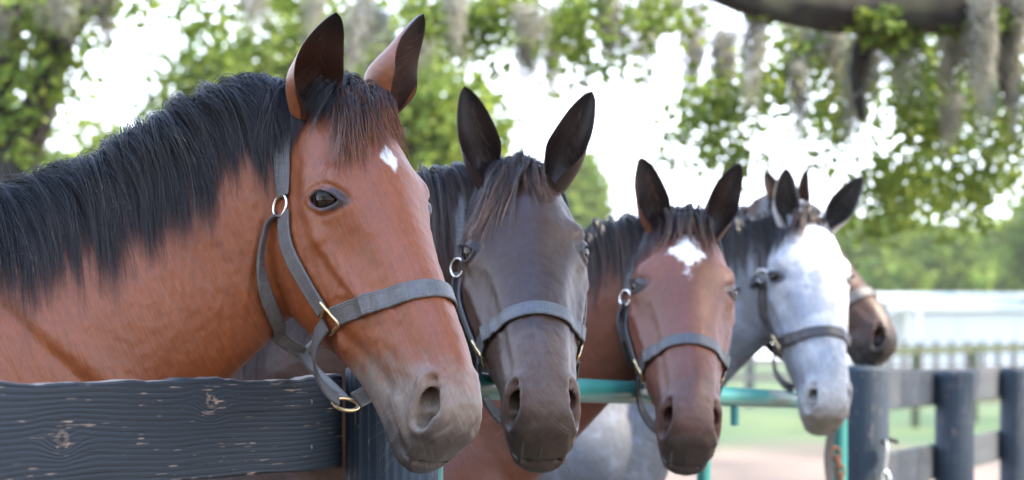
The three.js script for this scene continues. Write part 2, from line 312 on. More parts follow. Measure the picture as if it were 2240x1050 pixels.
  build(parent, coatMat) {
    const o = this.o, P = this.poll, cs = o.cell, hb = new THREE.Box3();
    for (const s of [-.07, .63]) for (const y of [.04, -.3]) for (const z of [-.13, .13]) hb.expandByPoint(V(s, y, z).applyMatrix4(this.M));
    const tail = V(...this.off(-2.45, 0)), head = V(...this.off(.1, 0)), xl = Math.min(tail.x, hb.min.x, head.x) - .1, xh = Math.max(tail.x, hb.max.x) + .06, zl = Math.min(tail.z, hb.min.z, P.z) - .45, zh = Math.max(tail.z, hb.max.z, P.z) + .45;
    const nk = V(...this.off(-.62, -.5)), c2 = o.cell2;
    const xs = axisCoords(xl, xh, [[hb.min.x, hb.max.x, cs], [Math.min(nk.x, hb.min.x), hb.max.x, c2]]), ys = axisCoords(-.03, P.y + .12, [[hb.min.y, hb.max.y, cs], [nk.y - .1, hb.max.y, c2]]), zs = axisCoords(zl, zh, [[hb.min.z, hb.max.z, cs]]);
    const t0 = Date.now(), { pos, idx } = surfaceNets((x, y, z) => this.field(x, y, z), xs, ys, zs), n = pos.length / 3, col = new Float32Array(n * 3), uv = new Float32Array(n * 2);
    for (let i = 0; i < n; i++) {
      const x = pos[3 * i], y = pos[3 * i + 1], z = pos[3 * i + 2], l = this.local(x, y, z), [ni, nt] = this.neckParam(x, y, z);
      const c = o.coat(l[0], l[1], l[2], x, y, z, this, ni + nt); col.set(c, 3 * i);
      uv[2 * i] = l[0] * 4; uv[2 * i + 1] = (l[1] - .8 * l[2]) * 4;
    }
    let g = geom(pos, idx, col, uv);
    { // muscle, bone and skin unevenness
      const nn = g.attributes.normal.array;
      for (let i = 0; i < n; i++) { const l = this.local(pos[3 * i], pos[3 * i + 1], pos[3 * i + 2]); if (l[0] < -.6 || l[0] > .62) continue; const keep = smooth(.016, .03, eyeDist(this, l[0], l[1], l[2])), a = keep * ((fbm(l[0] * 26, l[1] * 26, l[2] * 26, 3) - .5) * .0036 + (fbm(l[0] * 90, l[1] * 90, l[2] * 90, 2) - .5) * .0013); for (let m = 0; m < 3; m++) pos[3 * i + m] += nn[3 * i + m] * a; }
      g = geom(pos, idx, col, uv);
    }
    const parts = [g];
    for (const e of o.ears) { const base = V(...e.base).applyMatrix4(this.M), tip = at(...e.tip), open = V(...e.open).normalize(); parts.push(earGeometry(base, tip, open, e.w ?? .034, e.out ?? o.earOut, e.inn ?? o.earIn, e.bend)); }
    g = mergeGeometries(parts);
    console.log(o.name, 'verts', n, 'tris', g.index.count / 3, 'ms', Date.now() - t0, 'grid', xs.length, ys.length, zs.length);
    return part('body', g, coatMat, parent);
  }
}

// ---------------------------------------------------------------- hair: many thin tapering tubes in one mesh
class Hair {
  constructor() { this.pos = []; this.col = []; this.idx = []; }
  strand(pts, r0, c0, c1, power = 1.6) {
    const n = pts.length, first = this.pos.length / 3; let side = V(.3, .2, .9);
    for (let i = 0; i < n; i++) {
      const a = pts[Math.max(0, i - 1)], b = pts[Math.min(n - 1, i + 1)], t = b.clone().sub(a).normalize(), t1 = i / (n - 1);
      const u = V().crossVectors(t, side).normalize(), w = V().crossVectors(u, t), r = r0 * (1 - .85 * Math.pow(t1, 1.5)), k = Math.pow(t1, power);
      for (let j = 0; j < 3; j++) { const q = j * 2.0944, cu = Math.cos(q) * r, cw = Math.sin(q) * r; this.pos.push(pts[i].x + u.x * cu + w.x * cw, pts[i].y + u.y * cu + w.y * cw, pts[i].z + u.z * cu + w.z * cw); this.col.push(mix(c0[0], c1[0], k), mix(c0[1], c1[1], k), mix(c0[2], c1[2], k)); }
      if (i) for (let j = 0; j < 3; j++) { const A = first + (i - 1) * 3 + j, B = first + (i - 1) * 3 + (j + 1) % 3; this.idx.push(A, B, A + 3, B, B + 3, A + 3); }
    }
  }
  geometry() { return geom(this.pos, this.idx, this.col); }
}
// grows one guide hair: leaves p along dir, bends by gravity, slides over the skin
function grow(skin, p, dir, len, n, lift, grav, wob, R, settle) {
  const pts = [p.clone()], d = dir.clone().normalize(), st = len / n; let q = p.clone();
  const gr = (x) => { const e = .002; return V(skin(x.x + e, x.y, x.z) - skin(x.x - e, x.y, x.z), skin(x.x, x.y + e, x.z) - skin(x.x, x.y - e, x.z), skin(x.x, x.y, x.z + e) - skin(x.x, x.y, x.z - e)).normalize(); };
  for (let i = 0; i < n; i++) {
    d.y -= grav * st; d.x += (R() - .5) * wob; d.y += (R() - .5) * wob; d.z += (R() - .5) * wob; d.normalize();
    const prev = q.clone(); q.addScaledVector(d, st);
    const want = lift * (settle ? mix(1, .45, i / n) : 1), f = skin(q.x, q.y, q.z), g = gr(q);
    if (f < want) q.addScaledVector(g, want - f); else if (settle && f > want + .006) q.addScaledVector(g, -(f - want) * .35);
    d.lerp(q.clone().sub(prev).normalize(), .7).normalize(); pts.push(q.clone());
  }
  return pts;
}
function lockOf(hair, guide, count, spread, r, colorOf, R, shorten = .25, o2) {   // children hairs about a guide, gathered towards its tip
  for (let k = 0; k < count; k++) {
    const o = V(R() - .5, R() - .5, R() - .5).multiplyScalar(spread * 2), tw = V(R() - .5, R() - .5, R() - .5).multiplyScalar(spread * 1.1), cut = 1 - R() * shorten, n = guide.length - 1, pts = [];
    const ph = R() * 6.28, wv = spread * .25 * R();
    for (let i = 0; i <= n; i++) { const t = i / n * cut * n, a = Math.min(n - 1, t | 0), p = guide[a].clone().lerp(guide[a + 1], t - a), u = i / n; p.addScaledVector(o, 1 - (o2 ?? .45) * Math.sin(u * 1.5)).addScaledVector(tw, u * u); p.x += Math.sin(ph + u * 7) * wv; p.z += Math.cos(ph + u * 6) * wv; pts.push(p); }
    const [c0, c1, pw] = colorOf(R); hair.strand(pts, r * mix(.7, 1.25, R()), c0, c1, pw);
  }
}
const hairMat = new THREE.MeshPhysicalMaterial({ vertexColors: true, roughness: .32 });
function maneOf(h, o, parent) {
  const R = rng(o.seed), hair = new Hair(), skin = (x, y, z) => { let f = h.trunk(x, y, z); const l = h.local(x, y, z); if (Math.hypot(l[0] - .27, l[1] + .1, l[2]) < .5) f = Math.min(f, headFieldPlain(...l) * h.sc); return f; };
  for (let k = 0; k < o.guides; k++) {
    const u = mix(o.from, o.to, (k + R()) / o.guides), i = Math.min(47, u | 0), t = u - i, a = h.spine[i], b = h.spine[i + 1], m = (q) => mix(a[q], b[q], t);
    const v = (k + R()) / o.guides, up = V(m(8), m(9), m(10)), ta = V(-m(5), -m(6), -m(7)), sd = V(m(11), m(12), m(13)).multiplyScalar(o.side);   // ta points to the head
    if (sd.z < 0 && o.near) sd.negate();
    const root = V(m(0), m(1), m(2)).addScaledVector(up, m(3) - .004).addScaledVector(sd, (R() - .45) * .03);
    const p = h.project(root, 0), len = o.len(v) * mix(.72, 1.12, R()) * mix(.78, 1.2, noise(v * 30, 3, o.seed)), lay = R();
    const dir = V().addScaledVector(up, mix(.02, .42, lay * lay) * (o.puff ?? 1)).addScaledVector(sd, .75).addScaledVector(ta, (o.sweep ? o.sweep(v) : .5) * mix(.6, 1.2, R()) * mix(.35, 1.6, noise(v * 16, o.seed, lay * 2.5)));
    const g = grow(skin, p, dir, len, 13, mix(.003, o.thick ?? .016, lay), o.grav ?? 22, .10, R, true);
    lockOf(hair, g, o.per, o.spread ?? .006, o.r ?? .0006, o.color, R, .25, o.gather);
  }
  if (o.fly) for (let k = 0; k < o.fly; k++) { // loose hairs standing off the crest
    const u = mix(o.from, o.to, R()), i = Math.min(47, u | 0), a = h.spine[i], p = V(a[0] + a[8] * a[3], a[1] + a[9] * a[3], a[2] + a[10] * a[3]).addScaledVector(V(a[5], a[6], a[7]), (R() - .5) * .04);
    const dir = V(a[8], a[9], a[10]).addScaledVector(V(-a[5], -a[6], -a[7]), R() * 1.6 - .7).addScaledVector(V(0, 0, 1), (R() - .4) * .8);
    hair.strand(grow(skin, p, dir, mix(.03, .075, R()), 9, .002, mix(2, 16, R()), .2, R, false), .00035, ...o.color(R));
  }
  return part('mane', hair.geometry(), hairMat, parent, 'stuff');
}
function forelockOf(h, o, parent, name = 'forelock') {
  const R = rng(o.seed), hair = new Hair(), skin = (x, y, z) => { const l = h.local(x, y, z); return headFieldPlain(...l) * h.sc; };
  const ax = (x, y, z) => V(x, y, z).transformDirection(h.M);
  for (let k = 0; k < o.guides; k++) {
    const c = o.locks[(R() * o.locks.length) | 0];   // [root s, root z, aim ds, aim dz, length, spread]
    const s = c[0] + (R() - .5) * .045, z = c[1] + (R() - .5) * c[5], p = h.project(V(s, .03, z).applyMatrix4(h.M), .001);
    const lay = R(), dir = ax(c[2], mix(.15, o.rise ?? .9, lay * lay), c[3] + (R() - .5) * .5);
    const g = grow(skin, p, dir, c[4] * mix(.35, 1.15, R()), 12, mix(.002, o.thick ?? .02, lay), o.grav ?? 14, .14, R, true);
    lockOf(hair, g, o.per, o.spread ?? .005, o.r ?? .00055, o.color, R, .35);
  }
  return part(name, hair.geometry(), hairMat, parent, 'stuff');
}
function whiskersOf(h, o, parent) {
  const R = rng(o.seed), hair = new Hair();
  for (let k = 0; k < o.count; k++) {
    const s = mix(.50, .585, R()), y = -mix(.10, .175, R()), z = (R() - .5) * .12, p = h.project(V(s, y, z).applyMatrix4(h.M), 0), n = h.grad(p), l = mix(.012, .04, R());
    const d = n.clone().add(V(R() - .5, R() * .2 - .6, R() - .5)).normalize(); hair.strand([p, p.clone().addScaledVector(d, l * .5), p.clone().addScaledVector(d, l).add(V(0, -l * .15, 0))], .00022, [.12, .1, .08], [.2, .17, .14]);
  }
  for (const sd of [1, -1]) for (let k = 0; k < 26; k++) { // lashes
    const e = h.head, u = mix(-.9, .8, k / 25) * .021, v = .0135 * (1 - (u / .0225) ** 2), c = e.ball.clone().addScaledVector(e.a, u).addScaledVector(e.b, (o.lidUp ?? 1) * v).addScaledVector(e.n, .022); c.z *= sd;
    const n = e.n.clone().addScaledVector(e.b, .5 * (o.lidUp ?? 1)); n.z *= sd; const p = c.clone().applyMatrix4(h.M), q = c.clone().addScaledVector(n, mix(.008, .014, R())).applyMatrix4(h.M); q.y -= .004; hair.strand([p, p.clone().lerp(q, .5).add(V(0, .001, 0)), q], .0005, [.01, .008, .007], [.015, .012, .01]);
  }
  return part('whiskers', hair.geometry(), hairMat, parent, 'stuff');
}
function earTuft(h, ear, c0, c1, hair, R, count = 90) {
  const base = V(...ear.base).applyMatrix4(h.M), tip = at(...ear.tip), ax = tip.clone().sub(base), L = ax.length(), o = V(...ear.open).normalize(); ax.normalize(); o.addScaledVector(ax, -o.dot(ax)).normalize(); const r = V().crossVectors(ax, o), W = ear.w ?? .034;
  for (let k = 0; k < count; k++) { const t = mix(.12, .75, Math.pow(R(), 1.3)), a = R() * 2 - 1, w = W * (t < .42 ? .8 : .8 * (1 - t)), p = base.clone().addScaledVector(ax, t * L).addScaledVector(r, a * w).addScaledVector(o, -.004 + Math.abs(a) * .006); const d = ax.clone().multiplyScalar(mix(.3, 1, R())).addScaledVector(o, mix(.2, .8, R())).addScaledVector(r, -a * .6).normalize(), l = mix(.01, .03, R()); hair.strand([p, p.clone().addScaledVector(d, l * .5), p.clone().addScaledVector(d, l).addScaledVector(ax, l * .2)], .0004, c0, c1, 1); }
}

// ---------------------------------------------------------------- halter: straps that follow the head, brass fittings
function strapGeometry(pts, nor, w, t, tint, R) {
  const prof = [], rx = w / 2, ry = t / 2, c = Math.min(ry * .7, .0016);
  for (const [sx, sy] of [[1, -1], [1, 1], [-1, 1], [-1, -1]]) { const A = [sx * rx, sy * (ry - c)], B = [sx * (rx - c), sy * ry]; if (sx * sy < 0) prof.push(B, A); else prof.push(A, B); }
  const m = prof.length, pos = [], col = [], idx = [], n = pts.length, uv = []; let run = 0;
  for (let i = 0; i < n; i++) {
    const tg = pts[Math.min(n - 1, i + 1)].clone().sub(pts[Math.max(0, i - 1)]).normalize(), b = V().crossVectors(nor[i], tg).normalize(), nn = V().crossVectors(tg, b).normalize(); if (i) run += pts[i].distanceTo(pts[i - 1]);
    for (let j = 0; j < m; j++) { const p = pts[i].clone().addScaledVector(b, prof[j][0]).addScaledVector(nn, prof[j][1]); pos.push(p.x, p.y, p.z); const edge = Math.abs(prof[j][0]) > rx * .99 ? .75 : 1, q = edge * mix(.72, 1.25, fbm(p.x * 70, p.y * 70, p.z * 70, 3)); col.push(tint[0] * q, tint[1] * q, tint[2] * q); uv.push(run / .03, prof[j][0] / w + .5); }
    if (i) for (let j = 0; j < m; j++) { const A = (i - 1) * m + j, B = (i - 1) * m + (j + 1) % m; idx.push(A, A + m, B, B, A + m, B + m); }
  }
  for (const e of [0, (n - 1) * m]) for (let j = 1; j < m - 1; j++) if (e) idx.push(e, e + j, e + j + 1); else idx.push(e, e + j + 1, e + j);
  let g = geom(pos, idx, col, uv).toNonIndexed(); g.computeVertexNormals(); return g;
}
function tubeGeo(pts, r, seg = 40, rad = 8, closed = false) { return new THREE.TubeGeometry(new THREE.CatmullRomCurve3(pts, closed, 'centripetal'), seg, r, rad, closed); }
const brass = new THREE.MeshPhysicalMaterial({ color: new THREE.Color(.62, .47, .25), metalness: 1, roughness: .32 });
const steel = new THREE.MeshPhysicalMaterial({ color: new THREE.Color(.72, .70, .66), metalness: 1, roughness: .22 });
const stitch = (i, j) => { const v = j / 64, e = Math.min(Math.abs(v - .14), Math.abs(v - .86)); return e < .025 && (i % 16) < 10 ? 1 : 0; };
const leatherMap = dataTex(128, 64, (i, j) => { const n = .84 + .22 * (fbm(i * .07, j * .07, 4, 3) - .5) - .10 * smooth(.62, .72, fbm(i * .12, j * .12, 9, 3)); return stitch(i, j) ? [.98, .95, .9] : [n, n, n * .99]; }, true);
const leatherBump = dataTex(128, 64, (i, j) => { const v = j / 64; return .5 + .3 * stitch(i, j) - .35 * (Math.abs(Math.min(Math.abs(v - .14), Math.abs(v - .86)) - .045) < .02 ? 1 : 0) + .25 * (fbm(i * .2, j * .2, 2, 3) - .5); });
function halterOf(h, o) {
  const grp = thing('halter', o.label, 'halter', 'halters on the horses'), leather = new THREE.MeshPhysicalMaterial({ vertexColors: true, roughness: o.rough ?? .5, map: leatherMap, bumpMap: leatherBump, bumpScale: .0012 }), w = o.w ?? .028, K = o.tune ?? {};
  grp.position.copy(h.poll);
  const W = (p) => V(...p).applyMatrix4(h.M), fin = (g) => g.translate(-h.poll.x, -h.poll.y, -h.poll.z), skin = (p, lift) => h.project(p, lift);
  const laid = (ctrl, n, ww, lift, name, mirror, free) => {
    const c = catmull(ctrl, n), pts = [], nor = [];
    for (const q of c) { const l = [q[0], q[1], q[2] * mirror], p = W(l); if (free) { pts.push(p); nor.push((free === 2 ? V(-.25, Math.min(0, q[1] + .27) * 1.2, q[2] * mirror + 1e-4) : V(0, q[1] + .1, q[2] * mirror * 1.6 + 1e-3)).transformDirection(h.M)); } else { const s = skin(p, lift); pts.push(s); nor.push(h.grad(s)); } }
    for (let k = 0; k < 3; k++) for (let i = 1; i < n - 1; i++) { nor[i].add(nor[i - 1]).add(nor[i + 1]).normalize(); if (!free) pts[i].lerp(pts[i - 1].clone().add(pts[i + 1]).multiplyScalar(.5), .4); }
    if (!free || free === 2) for (let k = 0; k < 2; k++) pts.forEach((p, i) => { const f = h.field(p.x, p.y, p.z); if (f < lift - .001) p.addScaledVector(h.grad(p), lift - f); });
    return part(name, fin(strapGeometry(pts, nor, ww, .0042, o.tint)), leather, grp);
  };
  const nb = K.nose ?? 0, ring = K.ring ?? [.118, -.145, .1], sq = K.square ?? [.312, -.155, .083];
  for (const m of [1, -1]) {
    const crown = laid([[-.052, .0, .0], [-.048, -.020, .05], [-.030, -.060, .08], [.022, -.098, .1], [.075, -.124, .1], [ring[0] - .012, ring[1] + .01, .1]], 34, w, .006, 'crown_strap', m);
    const cheek = laid([[ring[0] + .014, ring[1] + .003, .1], [.18, -.158, .1], [.245, -.160, .1], [sq[0] - .008, sq[1] - .002, .085]], 30, w, .005, 'cheek_strap', m);
    laid([[ring[0] + .006, ring[1] - .014, .108], [.128, -.195, .108], [.152, -.25, .096], [.195, -.302, .072], [.235, -.318, .038], [.262, -.318, .001]], 34, w * .8, .006, 'throat_strap', m, 2);
    laid([[sq[0] + .012, sq[1] - .010, sq[2] + .004], [.330, -.200, .083], [.352, -.236, .07], [.378, -.256, .045], [.390, -.262, .018]], 24, w, 0, 'chin_strap', m, true);
    // ring between crown, cheek and throat straps
    const rc = skin(W([ring[0], ring[1], ring[2] * m]), .007), rn = h.grad(rc), t = new THREE.TorusGeometry(.0165 * (o.ringScale ?? 1), .0026, 10, 28); t.applyQuaternion(new THREE.Quaternion().setFromUnitVectors(V(0, 0, 1), rn)); t.translate(rc.x, rc.y, rc.z); part('ring', fin(t), o.ringMat ?? steel, crown);
    // the square that joins cheek strap, noseband and chin strap
    const quad = [[sq[0] - .006, sq[1] + .012], [sq[0] + .030, sq[1] + .016], [sq[0] + .028, sq[1] - .018], [sq[0] + .000, sq[1] - .022]].map(([s, y]) => skin(W([s, y, sq[2] * m]), .007)), loop = [];
    for (let i = 0; i < 4; i++) { const a = quad[i], b = quad[(i + 1) % 4]; for (const f of [.12, .5, .88]) loop.push(a.clone().lerp(b, f)); }
    const bar = (a, b) => tubeGeo([quad[a[0]].clone().lerp(quad[a[1]], a[2]), quad[b[0]].clone().lerp(quad[b[1]], b[2])], .0026, 6);
    const tail = quad[0].clone().lerp(quad[1], -.30);
    part('square', fin(mergeGeometries([tubeGeo(loop, .0028, 60, 8, true), tubeGeo([tail, quad[1].clone().lerp(quad[0], .2)], .0027, 6)])), brass, cheek);
  }
  { const near = [[sq[0] + .014, sq[1] + .012, .085], [.340 + nb, -.105, .08], [.356 + nb, -.06, .072], [.366 + nb, -.022, .05]]; laid([...near, [.370 + nb, 0, 0], ...near.map(([s, y, z]) => [s, y, -z]).reverse()], 64, w * 1.08, .0045, 'noseband', 1); }
  const jaw = laid([[.255, -.322, 0], [.30, -.308, 0], [.34, -.288, 0], [.382, -.268, 0]], 20, w * .85, 0, 'jaw_strap', 1, true);
  const oc = W([.394, -.269, 0]), tv = V(1, 0, 0).transformDirection(h.M), zv = V(0, 0, 1).transformDirection(h.M), pts = [];
  for (let i = 0; i < 16; i++) { const a = i / 16 * 6.283; pts.push(oc.clone().addScaledVector(zv, Math.cos(a) * .024).addScaledVector(tv, Math.sin(a) * .011)); }
  part('chin_ring', fin(tubeGeo(pts, .0028, 48, 8, true)), brass, jaw);
  return grp;
}

// ---------------------------------------------------------------- ground
const rise = (Z) => .36 * smooth(26, 52, Z) + .75 * smooth(50, 130, Z) + .9 * smooth(120, 330, Z);
const groundY = (x, z) => rise(-z) + (.05 * (fbm(x * .12, z * .12, 1, 3) - .5)) * smooth(18, 30, -z);
{
  const rows = [], cols = []; for (let z = 80; z > 12; z -= 6) rows.push(z); for (let z = 12; z > -20; z -= 1) rows.push(z); for (let z = -20, s = 1; z > -480; z -= s, s *= 1.035) rows.push(z);
  for (let i = -60; i <= 60; i++) cols.push(i / 60);
  const pos = [], col = [], uv = [], idx = [], n = cols.length;
  rows.forEach((z, j) => cols.forEach((c, i) => {
    const half = 60 + Math.max(0, -z) * .8, x = c * half, Z = -z, b = fbm(x * .22, z * .22, 3, 4), b2 = fbm(x * .9, z * .5, 7, 3); pos.push(x, groundY(x, z), z); uv.push(x / 3, z / 3);
    const sand = [.215, .155, .108], litter = [.105, .072, .048], grass = [.030, .082, .012], dry = [.10, .135, .022];
    let k = lerp3(sand, litter, smooth(.40, .62, b2));
    const gr = smooth(33, 38, Z + (b - .5) * 9) * (1 - smooth(56, 60, Z + (b - .5) * 8)) + smooth(66, 72, Z); k = lerp3(k, lerp3(grass, dry, smooth(.45, .62, b2) * .7 + .3 * smooth(90, 130, Z)), clamp(gr));
    col.push(...k); if (i && j) { const A = (j - 1) * n + i - 1; idx.push(A, A + 1, A + n, A + 1, A + n + 1, A + n); }
  }));
  const tex = dataTex(256, 256, (i, j) => { const t = i / 256 * 6.28318, u = j / 256 * 6.28318, v = .62 + .7 * (fbm(Math.cos(t) * 9 + 20, Math.sin(t) * 9 + Math.cos(u) * 9, Math.sin(u) * 9, 4) - .4) + .25 * (hash(i, j, 3) - .5); return v; });
  tag(part('ground', geom(pos, idx, col, uv), new THREE.MeshStandardMaterial({ vertexColors: true, map: tex, roughness: 1 }), scene), null, null, null, 'structure');
}

// ---------------------------------------------------------------- trees
function limb(pts, seed, seg = 40, rad = 14) {   // pts: [x, y, z, r]
  const c = catmull(pts, seg + 1), pos = [], idx = [], col = []; let side = V(.31, .2, .93);
  for (let i = 0; i <= seg; i++) {
    const p = V(...c[i]), a = V(...c[Math.max(0, i - 1)]), b = V(...c[Math.min(seg, i + 1)]), t = b.sub(a).normalize(), u = V().crossVectors(t, side).normalize(), w = V().crossVectors(u, t);
    for (let j = 0; j < rad; j++) { const q = j / rad * 6.28318, r = c[i][3] * (.72 + .56 * fbm(Math.cos(q) * 2.4 + seed, i * .3, Math.sin(q) * 2.4, 4)), v = p.clone().addScaledVector(u, Math.cos(q) * r).addScaledVector(w, Math.sin(q) * r); pos.push(v.x, v.y, v.z); const m = fbm(v.x * 9, v.y * 5, v.z * 9, 3), k = lerp3([.014, .011, .008], [.028, .030, .018], smooth(.45, .65, m)); col.push(...scale3(k, .7 + .6 * noise(v.x * 40, v.y * 30, v.z * 40))); }
    if (i) for (let j = 0; j < rad; j++) { const A = (i - 1) * rad + j, B = (i - 1) * rad + (j + 1) % rad; idx.push(A, B, A + rad, B, B + rad, A + rad); }
  }
  const e = seg * rad; for (let j = 1; j < rad - 1; j++) idx.push(e, e + j, e + j + 1);
  return geom(pos, idx, col);
}
const barkMat = new THREE.MeshStandardMaterial({ vertexColors: true, roughness: .95 });
const leafGeo = (() => { const g = geom([0, 0, 0, -.5, .12, .45, 0, .0, .55, .5, .12, .45, -.36, .1, .9, 0, -.03, 1.25, .36, .1, .9].map((v) => v * .8), [0, 2, 1, 0, 3, 2, 1, 2, 4, 2, 3, 6, 4, 2, 5, 2, 6, 5]); return g; })();
const leafMat = new THREE.MeshPhysicalMaterial({ specularIntensity: .25, roughness: .8, transmission: .42, thickness: 0, side: THREE.DoubleSide });
function foliage(parent, origin, blobs, size, tints, seed, name = 'crown') {
  const R = rng(seed), list = []; let total = 0; for (const b of blobs) total += b.n;
  const m = new THREE.InstancedMesh(leafGeo, leafMat, total), M = new THREE.Matrix4(), q = new THREE.Quaternion(), e = new THREE.Euler(), s = V(1, 1, 1), c = new THREE.Color(); let k = 0;
  const gauss = () => (R() + R() + R() - 1.5) * 1.1;
  for (const b of blobs) {
    const per = b.per ?? 34, twigs = Math.ceil(b.n / per), tw = b.twig ?? size * 3.2; let left = b.n;
    for (let t = 0; t < twigs; t++) {
      let x, y, z; do { x = R() * 2 - 1; y = R() * 2 - 1; z = R() * 2 - 1; } while (x * x + y * y + z * z > 1);
      const cx = b.c.x + x * b.r[0], cy = b.c.y + y * b.r[1], cz = b.c.z + z * b.r[2], tint = tints[(R() * tints.length) | 0], br = mix(.75, 1.25, R());
      for (let i = 0; i < per && left > 0; i++, left--) {
        e.set(R() * 6.28, R() * 6.28, R() * 6.28); q.setFromEuler(e); const z1 = size * mix(.6, 1.3, R()); s.set(z1 * mix(.7, 1, R()), z1, z1);
        M.compose(V(cx + gauss() * tw - origin.x, cy + gauss() * tw * .7 - origin.y, cz + gauss() * tw - origin.z), q, s); m.setMatrixAt(k, M);
        const f = br * mix(.75, 1.25, R()); m.setColorAt(k, c.setRGB(tint[0] * f, tint[1] * f, tint[2] * f)); k++;
      }
    }
  }
  m.count = k; m.name = name; m.castShadow = m.receiveShadow = true; m.userData.kind = 'stuff'; parent.add(m); return m;
}
const blobPx = (px, py, Z, rx, ry, n, rz, o = {}) => { const k = Z / FPX; return { c: at(px, py, Z), r: [rx * k, ry * k, rz ?? rx * k], n, ...o }; };
const LEAF = [[.125, .185, .024], [.160, .215, .028], [.100, .155, .022], [.185, .240, .030]];   // one range of leaf colours for every tree
function tree(label, base, limbs, blobs, size, tints, seed, name = 'oak_tree', group = 'trees around the paddock', over) {
  const g = thing(name, label, 'tree', group, base);
  let trunk = g; limbs.forEach((l, i) => { const q = part(i ? 'limb' : 'trunk', limb(l, seed + i, i ? 60 : 60, i ? 18 : 18).translate(-base.x, -base.y, -base.z), barkMat, i ? trunk : g); if (!i) trunk = q; });
  foliage(g, base, blobs, size, tints, seed); if (over) foliage(g, base, over, .10, LEAF, seed + 5, 'upper_crown'); return g;
}
const L4 = (px, py, Z, r) => { const p = at(px, py, Z); return [p.x, p.y, p.z, r]; };
{ // the oak whose limb hangs over the horses; its crown overhead shades them
  const base = V(7.6, groundY(7.6, -15), -15);
  const over = []; const R = rng(501);
  for (let i = 0; i < 36; i++) { const u = R(), v = R(), gx = mix(2.5, 7.6, u), gz = mix(-.6, 9.6, v); if (Math.hypot(gx - 5.1, gz - 5.6) < 1.7) { R(); continue; } over.push({ c: V(gx, mix(5.2, 7.4, R()), -gz), r: [1.0, .45, 1.0], n: 620, per: 40, twig: .26 }); }
  for (let i = 0; i < 18; i++) over.push({ c: V(mix(2.2, 6.0, R()), mix(5.0, 6.6, R()), -mix(.2, 4.7, R())), r: [.9, .4, .9], n: 520, per: 40, twig: .24 });
  for (let i = 0; i < 9; i++) over.push({ c: V(mix(2.7, 5.0, R()), mix(5.2, 6.2, R()), -mix(1.5, 3.9, R())), r: [.7, .35, .7], n: 620, per: 40, twig: .22 });
  tree('live oak with a thick mossy limb across the top right', base,
    [[[7.6, -.3, -15, .62], [7.5, 1.2, -15, .5], [7.2, 3.0, -14.8, .44], [6.6, 4.6, -14, .34], [6.2, 6.0, -11.5, .26], [5.2, 6.4, -7.5, .17], [4.2, 6.0, -3.0, .07]],
     [[7.2, 2.9, -14.8, .36], L4(3200, -260, 13.5, .27), L4(2500, 0, 12.4, .19), L4(2240, 12, 12.0, .155), L4(1990, 8, 11.8, .145), L4(1800, 8, 11.6, .125), L4(1650, -8, 11.4, .095), L4(1480, -60, 11.2, .06), L4(1300, -150, 11, .03)],
     [L4(1990, 12, 11.8, .09), L4(1905, 70, 11.9, .06), L4(1875, 160, 12, .035), L4(1885, 260, 12, .02)],
     [[6.6, 4.6, -14, .24], [4.2, 5.6, -13.5, .16], [1.5, 6.0, -13, .1], [-1.0, 5.6, -13, .05]],
     [L4(2230, 14, 12, .07), L4(2190, 110, 12.1, .045), L4(2215, 230, 12.1, .03)]],
    [
      blobPx(1900, 50, 11.7, 90, 16, 500, .16, { twig: .07 }), blobPx(2130, 52, 11.9, 110, 14, 500, .16, { twig: .07 }), blobPx(1700, 22, 11.5, 80, 12, 260, .14, { twig: .07 }), blobPx(1960, 80, 11.8, 40, 24, 260, .16, { twig: .08 }),
      blobPx(2030, 200, 13, 70, 130, 1876, .5), blobPx(2195, 200, 13.5, 55, 150, 1642, .6), blobPx(1950, 420, 13.5, 80, 90, 1172, .5), blobPx(2090, 400, 14, 80, 110, 985, .5), blobPx(1850, 190, 13, 60, 90, 773, .4), blobPx(1780, 110, 12.5, 90, 50, 609, .4), blobPx(1700, 150, 12.5, 60, 80, 315, .3),
      blobPx(1560, 260, 12, 60, 80, 503, .3), blobPx(1500, 330, 12, 70, 30, 230, .3), blobPx(1590, 350, 12, 40, 30, 189, .3), blobPx(1640, 200, 12, 40, 90, 273, .3), blobPx(1430, 60, 12, 70, 50, 294, .3), blobPx(1280, 40, 12.5, 80, 50, 420, .4), blobPx(1130, 50, 13, 90, 60, 546, .4), blobPx(980, 40, 13, 90, 50, 503, .4), blobPx(1230, 120, 12.5, 70, 60, 230, .3), blobPx(1060, 120, 13, 60, 60, 230, .3), blobPx(2160, 380, 14, 70, 70, 515, .4), blobPx(1800, 300, 13.5, 50, 60, 304, .3), blobPx(1340, 130, 12.5, 60, 50, 147, .3)],
    .048, LEAF, 61, 'oak_tree', 'trees around the paddock', over);
}
{ // tree mass behind the first two horses
  const base = V(-2.2, groundY(-2.2, -27), -27);
  tree('broad green tree behind the two nearest horses', base,
    [[[-2.2, base.y - .3, -27, .5], [-2.1, base.y + 1.2, -27, .4], [-1.9, base.y + 2.8, -27, .3], [-1.7, 5.2, -27, .15]], [[-2.0, base.y + 1.6, -27, .25], L4(560, 330, 27, .16), L4(450, 180, 27, .08)], [[-1.9, 2.6, -27, .22], L4(900, 330, 27, .14), L4(1020, 180, 27, .07)]],
    [blobPx(430, 170, 27, 85, 90, 758), blobPx(520, 210, 27, 90, 110, 982), blobPx(610, 110, 27.5, 110, 110, 1026), blobPx(740, 90, 28, 120, 120, 1071), blobPx(830, 230, 27, 110, 150, 1339), blobPx(950, 280, 26.5, 110, 150, 1428), blobPx(1030, 300, 27, 80, 110, 803), blobPx(940, 120, 28, 100, 80, 491), blobPx(700, 260, 28, 200, 130, 1339), blobPx(380, 270, 27, 70, 60, 401), blobPx(1060, 380, 27, 60, 60, 357), blobPx(230, 300, 29, 30, 40, 187), blobPx(300, 330, 28, 60, 40, 223)],
    .12, LEAF, 71);
}
